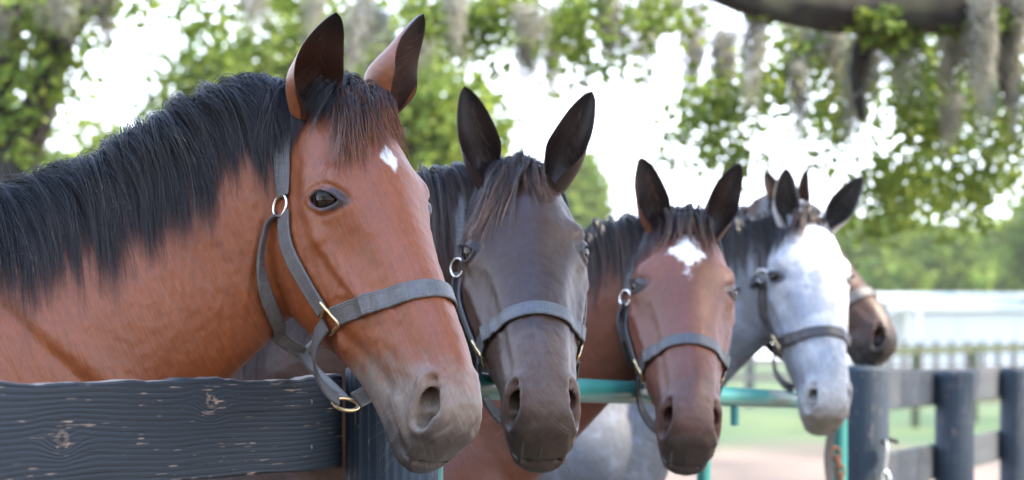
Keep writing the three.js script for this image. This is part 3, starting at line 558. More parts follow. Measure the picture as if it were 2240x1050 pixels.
{ // leaning tree at the left edge
  const base = V(at(-30, 700, 16).x, groundY(-3.5, -16), -16);
  tree('leaning mossy oak at the left edge of the picture', base,
    [[[base.x, base.y - .2, -16, .26], L4(-10, 560, 16, .2), L4(28, 390, 16, .15), L4(72, 270, 16, .125), L4(112, 140, 16, .105), L4(100, 20, 16, .10), L4(60, -120, 16, .08)], [L4(28, 390, 16, .1), L4(-10, 240, 16, .12), L4(5, 80, 15.8, .13), L4(30, -80, 15.8, .11)], [L4(112, 140, 16, .07), L4(180, 40, 15.8, .05), L4(250, -40, 15.6, .035)]],
    [blobPx(95, 60, 16, 70, 60, 420, .6), blobPx(40, 150, 16, 60, 90, 336, .6), blobPx(120, 160, 16, 40, 90, 252, .4), blobPx(30, 290, 16, 50, 60, 120, .5), blobPx(220, 20, 15.6, 60, 40, 156, .4), blobPx(320, 0, 15.4, 60, 30, 96, .4), blobPx(450, 10, 15.4, 90, 30, 132, .4), blobPx(150, -20, 15.6, 90, 50, 300, .5), blobPx(420, 55, 15.4, 50, 20, 36, .3), blobPx(620, 0, 15.4, 120, 30, 156, .4), blobPx(70, 260, 16, 40, 70, 156, .4)],
    .075, LEAF, 81);
}
for (let q = 0; q < 4; q++) { // oaks behind the camera: the dark front the coats and eyes mirror
  const x = -13 + q * 5.2, z = 9 + (q % 2) * 2.5, base = V(x, 0, z), R = rng(700 + q), b = [];
  for (let i = 0; i < 12; i++) b.push({ c: V(x + mix(-2.6, 2.6, R()), mix(1.6, 7.2, R()), z + mix(-1.2, 1.6, R())), r: [1.3, .9, 1.0], n: 420, per: 30, twig: .4 });
  tree('spreading oak tree standing behind the camera', base, [[[x, -.3, z, .4], [x + .1, 1.5, z, .3], [x, 4, z, .2], [x - .2, 6.5, z, .08]]], b, .19, LEAF, 800 + q, 'oak_tree', 'oaks behind the camera');
}
{ // oak on the near left, out of the picture, that keeps the sky's light off the horses' left
  const base = V(-6.2, 0, 3.5), R = rng(77), b = [];
  for (let i = 0; i < 34; i++) b.push({ c: V(mix(-11, -2.2, R()), mix(2.4, 7.5, R()), mix(-1.5, 9, R())), r: [1.1, .7, 1.1], n: 800, per: 40, twig: .32 });
  tree('oak tree standing left of the camera', base, [[[-6.2, -.3, 3.5, .5], [-6.1, 1.2, 3.5, .4], [-5.8, 3, 3.4, .32], [-5.2, 5.5, 3, .18]], [[-5.9, 2.6, 3.4, .22], [-4.2, 4, 2, .14], [-2.8, 5, .6, .06]]], b, .085, LEAF, 91);
}
// Spanish moss
const mossMat = new THREE.MeshPhysicalMaterial({ vertexColors: true, roughness: .95, transmission: .2, thickness: 0 });
function moss(label, px, y0, y1, wid, Z, n, tint, seed, drift = 0) {
  const R = rng(seed), hair = new Hair(), k = Z / FPX, top = at(px, y0, Z), H = (y1 - y0) * k;
  for (let i = 0; i < n; i++) {
    const a = R() * 2 - 1, cl = Math.floor(R() * 5), sub = top.x + (hash(cl, seed, 1) * 2 - 1) * wid * k * .9, cut = mix(.35, 1.05, hash(cl, seed, 7)), x0 = top.x + a * wid * k * mix(.5, 1, R()), zz = top.z + (R() - .5) * .22, yS = top.y - H * .5 * R() * R(), len = (H - (top.y - yS)) * mix(.2, 1, R()) * cut, pts = [], ph = R() * 6, fr = mix(8, 16, R());
    for (let j = 0; j <= 9; j++) { const u = j / 9; pts.push(V(x0 * 1 + (sub * 1.0 - x0) * u * .62 + (hash(cl, seed, 3) - .5) * wid * k * 1.3 * u + drift * k * u + Math.sin(ph + u * fr) * .03, yS - len * u, zz + Math.cos(ph * 1.7 + u * fr) * .022)); }
    const b = mix(.7, 1.3, R()); hair.strand(pts, mix(.0016, .0042, R()), scale3(tint, b), scale3(tint, b * 1.1));
  }
  const g = solo('spanish_moss', hair.geometry().translate(-top.x, -top.y, -top.z), mossMat, label, 'moss', 'moss hanging from the oaks', 'stuff'); g.position.copy(top); return g;
}
const MOSS = [.235, .230, .175];
[['long grey moss drape hanging to the far right of the limb', 2142, -20, 385, 30, 11.7, 200, 8], ['thin dark moss strand at the right edge', 2208, 60, 365, 16, 12, 70, 22], ['ragged moss bundle right of the grey horse ears', 1905, 50, 370, 34, 12.1, 170, -30], ['short dark moss on the limb above the ragged bundle', 1960, 30, 260, 40, 11.9, 110, 0], ['narrow dark moss strand between the third and fourth horses', 1742, 130, 355, 17, 12.2, 90, 4], ['broad moss drape with a ragged foot above the third horse', 1590, 60, 350, 38, 12.2, 170, -30], ['moss strand hanging from the left end of the limb', 1655, -10, 300, 22, 11.5, 110, -12], ['wide pale moss curtain above the gap after the second horse', 1330, -30, 190, 32, 12.4, 150, 0], ['wispy moss tassel right of the pale curtain', 1418, -20, 200, 26, 12.4, 70, -10], ['thick moss column behind the forelock of the second horse', 1155, 20, 300, 30, 13, 180, 4], ['loose moss left of the thick column', 1080, -20, 120, 24, 13, 60, 0], ['thin moss wisps right of the thick column', 1215, 30, 260, 22, 13, 60, 0], ['grey moss hanging beside the left tree', 236, -20, 150, 18, 15.5, 90, 0], ['moss wisps over the sky gap at left', 205, -20, 110, 30, 15.5, 60, -10], ['pale moss falling in front of the broad tree', 800, -30, 190, 26, 14, 80, 0], ['moss on the trunk side at the left edge', 8, -20, 150, 26, 15.6, 110, 0], ['dim moss bundle between the two nearest horses ears', 1010, 40, 200, 26, 14, 70, 0], ['fine moss wisps above the near horse ears', 690, -30, 150, 40, 14.5, 60, 0], ['fine moss wisps over the far ear of the near horse', 905, -30, 120, 40, 14, 60, 0], ['ragged moss fringe above the second horse left ear', 985, -30, 260, 36, 13.5, 80, 0], ['ragged moss fringe over the second horse right ear', 1262, -30, 160, 40, 13, 70, 0], ['long wispy moss right of the pale curtain', 1475, -30, 150, 30, 12.6, 60, 0], ['feathery moss tassel below the limb end', 1530, -10, 330, 24, 12.4, 70, -20], ['feathery moss between the limb and the grey horse', 1820, 40, 250, 40, 12.3, 80, -10], ['long dim moss strands beside the long grey drape', 2080, 20, 330, 30, 12.2, 90, -10], ['ragged moss at the top right corner', 2225, -10, 240, 24, 11.9, 90, 0], ['moss fringe at the top left', 120, -30, 130, 50, 15.2, 90, 0], ['thin moss threads left of the near ear', 560, -30, 110, 50, 15, 60, 0],
  ['loose moss strands low at the right', 2090, 200, 400, 22, 12.6, 90, -30]]
  .forEach(([label, px, y0, y1, w, Z, n, dr], i) => moss(label, px, y0, y1, w, Z, Math.round(n * 1.15), MOSS, 300 + i, dr));
{ const R = rng(4242); for (let i = 0; i < 20; i++) { const px = i < 11 ? mix(740, 1520, (i + R()) / 11) : mix(1700, 2240, (i - 11 + R()) / 9); moss('fine grey moss wisps trailing from oak twigs', px, mix(-30, 60, R()), mix(140, 330, R()), mix(16, 46, R()), mix(12, 14, R()), 60, MOSS, 500 + i, mix(-20, 10, R())); } }
// far trees
[[1900, 560, 112, 95, 90, 'pale'], [1985, 545, 118, 80, 105, 'olive'], [2075, 575, 110, 75, 75, 'hazy'], [2185, 560, 114, 70, 85, 'dark green'], [2290, 520, 100, 80, 120, 'tall'], [1955, 612, 108, 50, 30, 'yellow-green'], [1262, 430, 100, 40, 90, 'slim'], [1330, 620, 120, 70, 100, 'far'], [60, 380, 110, 90, 50, 'left hand'], [190, 400, 120, 80, 60, 'low'], [1600, 600, 130, 90, 90, 'middle']]
  .forEach(([px, py, Z, rx, ry, w], i) => { const c = at(px, py, Z), b = V(c.x, groundY(c.x, c.z), c.z), where = ['behind the barn, first right of the grey horse', 'behind the barn, second from the grey horse', 'behind the barn, above its low end', 'behind the barn at the right edge', 'rising past the right edge', 'bush in front of the barn end', 'standing alone right of the second horse', 'hidden behind the third horse', 'beyond the left edge neck', 'beyond the mane of the nearest horse', 'behind the third and fourth horses'][i];
    tree(`${w} distant tree ${where}`.replace('tree bush', 'bush'), b, [[[b.x, b.y - .3, b.z, .35], [b.x + .1, b.y + (c.y - b.y) * .5, b.z, .26], [b.x, c.y, b.z, .15]]], [blobPx(px, py, Z, rx, ry, 2200), blobPx(px - rx * .4, py + ry * .5, Z, rx * .8, ry * .6, 900), blobPx(px + rx * .4, py + ry * .45, Z - 1, rx * .8, ry * .6, 900)].map((q) => ({ ...q, twig: .6 })), .42, LEAF, 900 + i, 'distant_tree', 'trees beyond the barn'); });

// ---------------------------------------------------------------- barn and far fences
{
  const Z = 98, k = Z / FPX, x0 = at(1968, 0, Z).x, x1 = at(2480, 0, Z).x, yb = groundY((x0 + x1) / 2, -Z) - .1, yt = at(0, 676, Z).y, barn = thing('barn', 'long low white metal barn beyond the paddock', 'building', null, V((x0 + x1) / 2, yb, -Z));
  const white = new THREE.MeshStandardMaterial({ color: new THREE.Color(.56, .555, .55), roughness: .6 }), roofM = new THREE.MeshStandardMaterial({ color: new THREE.Color(.40, .43, .40), roughness: .5 }), w = x1 - x0, h = yt - yb, D = 9;
  const np = 4; for (let i = 0; i < np; i++) part('wall_panel', new THREE.BoxGeometry(w / np - .02, h, .08).translate(-w / 2 + w / np * (i + .5), h / 2, (i % 2) * .004), white, barn);
  part('end_wall', new THREE.BoxGeometry(.08, h, D).translate(-w / 2 - .05, h / 2, -D / 2 - .05), white, barn); part('back_wall', new THREE.BoxGeometry(w, h, .08).translate(0, h / 2, -D), white, barn);
  for (const s of [1, -1]) part('roof', new THREE.BoxGeometry(w + .8, .09, D * .56).rotateX(s * .16).translate(0, h + .36, -D / 2 + s * D * .26), roofM, barn);
  part('eave_board', new THREE.BoxGeometry(w + .8, .16, .1).translate(0, h + .02, .32), white, barn);
  const an = thing('lean_to', 'small open lean-to with a pale roof at the near end of the barn', 'shed', null, V(at(1935, 0, 94).x, groundY(at(1935, 0, 94).x, -94), -94)), ah = at(0, 662, 94).y - an.position.y;
  part('roof', new THREE.BoxGeometry(2.6, .1, 3.4).rotateZ(.05).translate(0, ah, 0), roofM, an);
  for (const [x, z] of [[-1.15, 1.5], [1.1, 1.5], [-1.15, -1.5], [1.1, -1.5]]) part('post', new THREE.BoxGeometry(.14, ah, .14).translate(x, ah / 2 + x * .05 - .05, z), white, an);
  part('back_panel', new THREE.BoxGeometry(2.4, ah * .8, .06).translate(0, ah * .45, -1.6), white, an);
}
function farFence(label, P, mat, hgt, rails, pw, rh) {   // P: pixel and distance of each post
  const pts = P.map(([px, Z]) => { const p = at(px, 800, Z); p.y = groundY(p.x, p.z); return p; }), o = pts[0], g = thing('paddock_fence', label, 'fence', null, o);
  for (const p of pts) part('post', new THREE.BoxGeometry(pw, hgt + .06, pw).translate(p.x - o.x, p.y - o.y + hgt / 2, p.z - o.z), mat, g);
  for (let i = 0; i < pts.length - 1; i++) for (const y of rails) { const a = pts[i], b = pts[i + 1], d = b.clone().sub(a), L = d.length(), m = new THREE.BoxGeometry(L - .01, rh, .03); m.rotateZ(Math.asin(d.y / L)); m.rotateY(-Math.atan2(d.z, d.x)); m.translate((a.x + b.x) / 2 - o.x, (a.y + b.y) / 2 - o.y + y, (a.z + b.z) / 2 - o.z + pw / 2 + .02); part('rail', m, mat, g); }
}
const darkWood = new THREE.MeshStandardMaterial({ color: new THREE.Color(.05, .055, .055), roughness: .8 }), mossy = new THREE.MeshStandardMaterial({ color: new THREE.Color(.045, .055, .025), roughness: .95 }), greyWood = new THREE.MeshStandardMaterial({ color: new THREE.Color(.07, .055, .047), roughness: .9 });
farFence('mossy board fence across the paddock behind the far posts', [[1880, 40], [2002, 42], [2130, 44], [2265, 46], [2400, 48]], mossy, 1.42, [1.36, .42], .13, .15);
farFence('dark far fence seen under the neck of the grey horse', [[1500, 54], [1640, 55], [1738, 56], [1830, 57]], darkWood, 1.46, [1.05, .68], .2, .15);
farFence('line of thin posts in front of the white barn', [...Array(14)].map((_, i) => [1945 + i * 34, 84 + i * .3]), greyWood, 1.5, [1.2, .6], .16, .10);
scene.fog = new THREE.FogExp2(0xf4f7f4, .0003);

// ---------------------------------------------------------------- fence and gate
const fenceX = (Z) => Z < 7.3 ? -.19 + .37 * (Z - 3.76) : 1.075 + .335 * (Z - 7.14);
function woodTexture(w, h, seed, opt) {   // painted plank: raised grain that swirls round knots, worn spots of bare wood
  const col = new Uint8Array(w * h * 4), bmp = new Uint8Array(w * h * 4), R = rng(seed), kn = opt.knots;
  for (let j = 0; j < h; j++) for (let i = 0; i < w; i++) {
    const x = i / w * opt.sx, y = j / h * opt.sy; let yy = y + .012 * (fbm(x * 2.2, y * 3, seed, 3) - .5) * (opt.wave ?? 2), near = 0, core = 0, swirl = 0;
    for (const [kx, ky, ks, kr] of kn) { const dx = (x - kx) / (kr ?? 1.5), dy = y - ky, d = Math.hypot(dx, dy) / ks; if (d < 7) { const e = Math.exp(-d * d * .12); yy += Math.sign(dy || 1) * ks * 1.1 * e * -1; swirl += Math.exp(-d * d * .5) * d * 2.2; near = Math.max(near, Math.exp(-d * d * .35)); if (d < 1) core = Math.max(core, 1 - d); } }
    const ph = yy * opt.rings + swirl + fbm(x * 1.3, y * 9, seed + 3, 3) * 2.2, ring = Math.abs((ph % 1 + 1) % 1 - .5) * 2, g = Math.pow(ring, 2.2), fine = fbm(x * 14, y * 900, seed + 7, 2);
    const hgt = .55 + .26 * g + .22 * (fine - .5) - .45 * core + .12 * (fbm(x * 30, y * 60, 4, 2) - .5);
    let worn = smooth(.80, .86, fbm(x * 22, y * 420, seed + 11, 3) + .10 * g + .12 * near + (opt.wear ?? 0)); worn = Math.max(worn, core > .15 && core < .6 ? .5 * noise(x * 300, y * 300, 2) : 0, near > .6 ? smooth(.62, .72, fbm(x * 60, y * 120, seed + 13, 3)) * .8 : 0);
    const blot = fbm(x * 5, y * 22, seed + 5, 3), tone = (.78 + .44 * blot) * (.62 + .62 * g) * (core ? mix(1, .45, core) : 1) * (1 - .75 * smooth(.80, .86, fbm(x * 4, y * 260, seed + 19, 2)));
    if (opt.edge && y > .1465) worn = .8 * smooth(.35, .62, fbm(x * 12, y * 200, 6, 3) + .1);
    const p = opt.paint, b = y > .1465 && opt.edge ? [.30, .21, .155] : [.27, .19, .135], k = (j * w + i) * 4;
    for (let m = 0; m < 3; m++) { const v = mix(p[m] * tone, b[m] * (.7 + .6 * fine), worn); col[k + m] = 255 * Math.pow(clamp(v), 1 / 2.2); bmp[k + m] = 255 * clamp(hgt - .15 * worn); }
    col[k + 3] = bmp[k + 3] = 255;
  }
  const mk = (d, s) => { const t = new THREE.DataTexture(d, w, h); t.wrapS = t.wrapT = THREE.RepeatWrapping; t.magFilter = THREE.LinearFilter; if (s) t.colorSpace = THREE.SRGBColorSpace; t.needsUpdate = true; return t; };
  return new THREE.MeshPhysicalMaterial({ map: mk(col, true), bumpMap: mk(bmp), bumpScale: opt.bump ?? .004, roughness: opt.rough ?? .7, specularIntensity: .7 });
}
const boardPaint = [.0125, .0195, .026];
const nearBoardMat = woodTexture(1024, 192, 3, { sx: 2.8, sy: .16, rings: 120, paint: boardPaint, edge: true, knots: [[.34, .128, .011, 1.6], [.56, .118, .013, 1.7], [.50, .07, .02, 2.2], [.80, .05, .008, 1.4], [1.02, .09, .010, 1.6], [.23, .02, .025, 2.6], [.36, .03, .008], [1.5, .07, .012], [1.9, .11, .012]].map(([x, y, s, r]) => [x + .25, y, s, r]), wave: 3.2, bump: .0038 });
const boardMat = woodTexture(512, 64, 8, { sx: 2.4, sy: .16, rings: 100, paint: [.055, .064, .070], knots: [[.5, .06, .01], [1.6, .1, .012]], bump: .003 });
const postMat = woodTexture(512, 256, 5, { sx: 1.5, sy: .45, rings: 70, paint: [.022, .038, .056], knots: [[.5, .1, .012, 1.6], [1.1, .3, .01, 1.6]], wave: 1.5, bump: .004 });
function boardGeometry(A, B, hgt, thick, nseg, seed, edge = .004, ul = 2.4) {   // A, B: bottom centre line ends; wavy sawn edges
  const d = B.clone().sub(A), L = d.length(); d.normalize(); const n = V(d.z, 0, -d.x).normalize(), pos = [], uv = [], idx = [], rows = 7;
  const top = (u) => hgt + edge * (fbm(u * 7, seed, 1, 3) - .5) * 3 + edge * .6 * (noise(u * 40, seed, 4) - .5), bot = (u) => edge * (fbm(u * 4, seed, 9, 2) - .5) * 1.6;
  const ring = (u) => { const t = top(u), b = bot(u), c = .003, h2 = thick / 2, o = []; const pr = [[-h2, b + c], [-h2, t - c], [-h2 + c, t], [h2 - c, t], [h2, t - c], [h2, b + c], [h2 - c, b], [-h2 + c, b]]; return pr; };
  for (let i = 0; i <= nseg; i++) { const u = i / nseg * L, P = A.clone().addScaledVector(d, u); for (const [q, y] of ring(u)) { pos.push(P.x + n.x * q, P.y + y, P.z + n.z * q); uv.push(u / ul, (Math.abs(q) < thick / 2 - .001 ? (y > hgt * .5 ? .152 + q * .25 : .005) : Math.min(y, .1445)) / .16); } if (i) for (let j = 0; j < 8; j++) { const a = (i - 1) * 8 + j, b = (i - 1) * 8 + (j + 1) % 8; idx.push(a, b, a + 8, b, b + 8, a + 8); } }
  for (const e of [0, nseg * 8]) for (let j = 1; j < 7; j++) if (e) idx.push(e, e + j, e + j + 1); else idx.push(e, e + j + 1, e + j);
  const g = geom(pos, idx, null, uv).toNonIndexed(); g.computeVertexNormals(); return g;
}
function postGeometry(r, h, seed, rough = 1) {   // round post, split and weathered at the top
  const NA = 40, NH = 46, pos = [], uv = [], idx = [], R = rng(seed), cr = [];
  for (let k = 0; k < 9; k++) cr.push([R() * 6.283, .02 + R() * .03, R() * .9 + .1, (.003 + R() * .006) * rough]);
  for (let i = 0; i <= NH; i++) for (let j = 0; j <= NA; j++) {
    const t = i / NH, y = h * (1 - Math.pow(1 - t, 1.6)), a = j / NA * 6.28318, ja = j % NA; let rr = r * (1 + .05 * (fbm(Math.cos(a) * 2, y * 3, Math.sin(a) * 2 + seed, 2) - .5) + .03 * (noise(Math.cos(a) * 9, y * 1.5, Math.sin(a) * 9 + seed) - .5));
    for (const [ca, w, d, dep] of cr) { let q = Math.abs(((a - ca + Math.PI * 3) % 6.28318) - Math.PI) / w; if (q < 2.5 && y > h * (1 - d)) rr -= dep * Math.exp(-q * q); }
    const topCut = t > .97 ? -.006 : 0; rr += topCut * rough;
    pos.push(Math.cos(a) * rr, y + (i === NH ? .014 * rough * (noise(Math.cos(a) * 4, 3, Math.sin(a) * 4 + seed) - .5) : 0), Math.sin(a) * rr); uv.push(y / 1.5, a / 6.28318);
    if (i && j) { const q = NA + 1, A = (i - 1) * q + j - 1; idx.push(A, A + q, A + 1, A + 1, A + q, A + q + 1); }
  }
  const base = NH * (NA + 1), n0 = pos.length / 3, RG = 5;   // rough end grain
  for (let k = 1; k <= RG; k++) for (let j = 0; j <= NA; j++) { const a = j / NA * 6.28318, f = 1 - k / RG, q = base + j, x = pos[q * 3] * f, z = pos[q * 3 + 2] * f; pos.push(x, h + .022 * rough * (fbm(x * 45, seed, z * 45, 3) - .55), z); uv.push(.5 + x * 2, z * 2 + .5); }
  for (let k = 1; k <= RG; k++) for (let j = 1; j <= NA; j++) { const q = NA + 1, A = (k === 1 ? base : n0 + (k - 2) * q) + j - 1, B = n0 + (k - 1) * q + j - 1; idx.push(A, B, A + 1, A + 1, B, B + 1); }
  const g = geom(pos, idx, null, uv); return g;
}
const nailGeo = new THREE.SphereGeometry(.0042, 8, 6), nailMat = new THREE.MeshStandardMaterial({ color: new THREE.Color(.22, .2, .19), metalness: .7, roughness: .5 });
{
  const fence = thing('board_fence', 'weathered black board fence in front of the nearest bay horse', 'fence', null, V(-.19, 0, -3.76));
  const P = (x, y, z) => V(x + .19, y, z + 3.76);
  const dir = V(.37, 0, -1).normalize(), side = V(-dir.z, 0, dir.x);   // side points right
  const post = (Z, seed, h) => { const g = postGeometry(.073, h, seed); g.rotateY(seed * 1.7); g.translate(fenceX(Z) + .19, 0, -Z + 3.76); part('post', g, postMat, fence); };
  post(3.76, 2, 1.352); post(1.45, 6, 1.35);
  const off = -.073 - .0145;
  for (let k = 0; k < 4; k++) { const y = 1.188 - .278 * k, A = V(fenceX(1.3), y, -1.3).addScaledVector(side, off), B = V(fenceX(3.735), y, -3.735).addScaledVector(side, off); const bd = part('board', boardGeometry(A, B, .142, .027, k ? 40 : 260, 31 + k, k ? .003 : .0055, k ? 2.4 : 2.8).translate(.19, 0, 3.76), k ? boardMat : nearBoardMat, fence); if (!k) for (const dy of [.035, .105]) { const n = part('nail', nailGeo, nailMat, bd); n.position.copy(B).addScaledVector(dir, -.115).addScaledVector(side, .0135).add(V(.19, dy, 3.76)); n.scale.set(.5, 1, 1); } }
}
{
  const Zs = [7.14, 8.85, 10.7, 12.6, 14.6, 16.8], fence = thing('board_fence', 'blue-grey post and board fence running away behind the gate', 'fence', null, V(1.06, 0, -7.14));
  const side = V(1, 0, .335).normalize();
  Zs.forEach((Z, i) => { const g = postGeometry(.072, 1.345 + (i ? .02 * Math.sin(i * 5) : 0), 11 + i); g.rotateY(i * 2.1 + .4); g.translate(fenceX(Z) - 1.06, 0, -Z + 7.14); part('post', g, postMat, fence); });
  for (let i = 0; i < Zs.length - 1; i++) for (let k = 0; k < 4; k++) { const y = 1.20 - .278 * k, Za = Zs[i] + .02, Zb = Zs[i + 1] - (i === Zs.length - 2 ? -.05 : .0), A = V(fenceX(Za), y, -Za).addScaledVector(side, -.088 + (i % 2) * .0005), B = V(fenceX(Zb), y, -Zb + .012).addScaledVector(side, -.088); part('board', boardGeometry(A, B, .132, .026, 30, 51 + i * 4 + k, .003).translate(-1.06, 0, 7.14), boardMat, fence); }
}
const gatePaint = new THREE.MeshPhysicalMaterial({ map: dataTex(256, 256, (i, j) => { const r = smooth(.74, .78, fbm(i * .05, j * .05, 2, 4)), n = .85 + .3 * fbm(i * .02, j * .02, 8, 3), p = [.006 * n, .150 * n, .128 * n], q = [.16, .07, .04]; return lerp3(p, q, r).map((v) => Math.pow(v, 1 / 2.2)); }, true), roughness: .36, clearcoat: .25, clearcoatRoughness: .3 });
{ // tubular gate, sagging a little towards its free end
  const A = V(-.135, 1.318, -3.91), B = V(.958, 1.243, -6.95), gate = thing('tube_gate', 'green tubular metal gate between the two wooden posts', 'gate', null, V(A.x, 0, A.z)), r = .0235;
  const P = (t, dy) => A.clone().lerp(B, t).add(V(0, dy, 0)).sub(V(A.x, 0, A.z));
  for (let k = 0; k < 5; k++) part('rail', tubeGeo([P(0, -.285 * k), P(.33, -.285 * k), P(.66, -.285 * k), P(1, -.285 * k)], k ? r * .8 : r, 30, 14), gatePaint, gate);
  const ups = []; for (const t of [0, .531, 1]) ups.push(part('upright', tubeGeo([P(t, t === 1 ? .0 : -.005), P(t, -.57), P(t, -1.14)], t === 0 || t === 1 ? r * .95 : r * .7, 10, 14), gatePaint, gate));
  for (const y of [-.22, -1.0]) part('hinge', tubeGeo([P(0, y), P(-.015, y), P(-.032, y)], .012, 6, 10), new THREE.MeshStandardMaterial({ color: 0x5a2a18, roughness: .8 }), ups[0]);
  const bolt = P(.62, -.045); part('bolt', new THREE.CylinderGeometry(.011, .011, .05, 10).translate(bolt.x, bolt.y, bolt.z), gatePaint, gate);
}
{ // rusty chain that fastens the gate to its post
  const ch = thing('gate_chain', 'rusty chain hanging by the far gate post', 'chain', null, at(1838, 985, 6.84)), rust = new THREE.MeshStandardMaterial({ color: new THREE.Color(.16, .06, .03), roughness: .85, metalness: .3 });
  const o = at(1838, 985, 6.84); let p = at(1826, 975, 6.84);
  for (let k = 0; k < 13; k++) { const q = p.clone().add(V(.0035 + .002 * Math.sin(k), -.024, .001)), t = new THREE.TorusGeometry(.013, .0036, 8, 16); t.scale(1, 1.5, 1); t.rotateY(k % 2 ? 1.57 : .2); t.rotateZ(.15); t.translate(q.x - o.x, q.y - o.y, q.z - o.z); part('link', t, rust, ch); p = q; }
  const st = thing('rubber_strap', 'black rubber strap with holes hanging behind the gate chain', 'strap', null, at(1818, 1000, 6.9)), so = at(1818, 1000, 6.9), pts = [], nor = [];
  for (let k = 0; k < 16; k++) { pts.push(at(1822 - 10 * Math.sin(k * .2), 935 + k * 9, 6.9).sub(so)); nor.push(V(.5, 0, 1).normalize()); }
  part('band', strapGeometry(pts, nor, .028, .006, [.012, .012, .013]), new THREE.MeshStandardMaterial({ vertexColors: true, roughness: .6 }), st);
  const sn = thing('snap_hook', 'pale metal snap hook hanging on the right of the gate post', 'hook', null, at(1942, 1000, 7.05)), no = at(1942, 1000, 7.05), L = (x, y, z = 7.05) => at(x, y, z).sub(no);
  part('shank', tubeGeo([L(1938, 962), L(1940, 985), L(1938, 1012), L(1936, 1030)], .006, 20), steel, sn);
  part('loop', tubeGeo([L(1936, 1030), L(1930, 1048), L(1938, 1066), L(1946, 1052), L(1942, 1035)], .005, 24, 8, true), steel, sn);
  part('hanger', tubeGeo([L(1928, 968, 7.06), L(1945, 962, 7.06), L(1965, 967, 7.06)], .007, 14), new THREE.MeshStandardMaterial({ color: 0x151515, roughness: .7 }), sn);
}

// ---------------------------------------------------------------- the five horses
function settle(g, base) { g.position.copy(base); g.traverse((c) => { if (c.isMesh && !c.isInstancedMesh) c.geometry.translate(-base.x, -base.y, -base.z); }); return g; }
const hairBump = dataTex(512, 512, (i, j) => { const n = fbm(i * .012, j * .33, 3, 3), m = noise(i * .05, j * .9, 9); return clamp(.5 + (n - .5) * .9 + (m - .5) * .5); });
const hairMap = dataTex(512, 512, (i, j) => { const n = fbm(i * .015, j * .40, 3, 3), m = noise(i * .06, j * .95, 9), q = fbm(i * .05, j * .05, 21, 3); return clamp(.80 + (n - .5) * .42 + (m - .5) * .22 + (q - .5) * .16); });
const coatMat = (rough, spec) => new THREE.MeshPhysicalMaterial({ vertexColors: true, map: hairMap, roughness: rough, bumpMap: hairBump, bumpScale: .0003, sheen: .08, sheenRoughness: .5, sheenColor: new THREE.Color(.5, .42, .38), specularIntensity: spec });
const eyeMat = new THREE.MeshPhysicalMaterial({ color: new THREE.Color(.010, .005, .003), roughness: .05, ior: 1.38 });
function eyeDist(h, s, y, z) { const e = h.head, dx = s - e.ball.x, dy = y - e.ball.y, dz = Math.abs(z) - e.ball.z, u = dx * e.a.x + dy * e.a.y + dz * e.a.z, v = dx * e.b.x + dy * e.b.y + dz * e.b.z, w = dx * e.n.x + dy * e.n.y + dz * e.n.z; return w < 0 ? 1 : Math.hypot((u - .005) * (u > .005 ? .46 : .56), v) - .0115; }
// the pattern of a coat: base colour with hair grain, skin-coloured muzzle with a ragged edge, dark lips and nostrils, dark lids, and a forehead mark
function coat(c) {
  return (s, y, z, X, Y, Z, h, u) => {
    const inHead = s > -.05 && Math.abs(z) < .15 && y > -.32, grain = fbm(s * 260, y * 90 + z * 60, z * 260, 2), blot = fbm(X * 9, Y * 9, Z * 9, 3);
    let k = scale3(c.base, (.86 + .28 * grain) * (.88 + .24 * blot));
    if (c.body) { const away = smooth(1.5, 8, u + (blot - .5) * 6); k = lerp3(k, scale3(c.body, (.86 + .28 * grain) * (.85 + .3 * blot)), away); }
    if (c.paint) k = c.paint(k, s, y, z, X, Y, Z, grain, blot, h);
    if (!inHead) return k;
    const rag = (fbm(s * 60, y * 60, z * 60, 3) - .5);
    if (c.muzzle) k = lerp3(k, scale3(c.muzzle, .8 + .4 * grain), smooth(c.mz[0], c.mz[1], s - (y + .08) * (c.mzTilt ?? 0) + rag * .09) * smooth(.36, .42, s));
    k = lerp3(k, scale3(c.lip ?? c.dark, .7 + .6 * grain), (c.ls ?? .85) * smooth(c.lipAt?.[0] ?? .55, c.lipAt?.[1] ?? .58, s + (-.11 - y) * .45 + rag * .05));
    if (s > .49 && y < -.135 && c.lowLip) k = lerp3(k, scale3(c.lowLip, .7 + .6 * grain), .85 * smooth(.49, .52, s + rag * .03) * smooth(-.138, -.146, y + (s - .54) * .2 + rag * .01));
    const ed = eyeDist(h, s, y, z); k = lerp3(k, [.022, .021, .023], .92 * smooth(.0095, .0025, ed + rag * .008));
    if (c.star && y > -.06) { const [cs, cz, ls, lz] = c.star, q = Math.abs((s - cs) / ls) + Math.abs((z - cz) / lz), st = fbm(s * 40, z * 170, 5, 2) - .5; k = lerp3(k, scale3([.78, .76, .73], .85 + .3 * grain), smooth(1.3, .78, q + st * .55 + rag * .7 + (fbm(s * 75, z * 75, 8, 2) - .5) * .7)); }
    if (c.snip) { const [cs, cz, ls, lz] = c.snip; const q = Math.hypot((s - cs) / ls, (z - cz) / lz); k = lerp3(k, c.snipColor, .6 * smooth(1.2, .8, q + rag * .8)); }
    return k;
  };
}
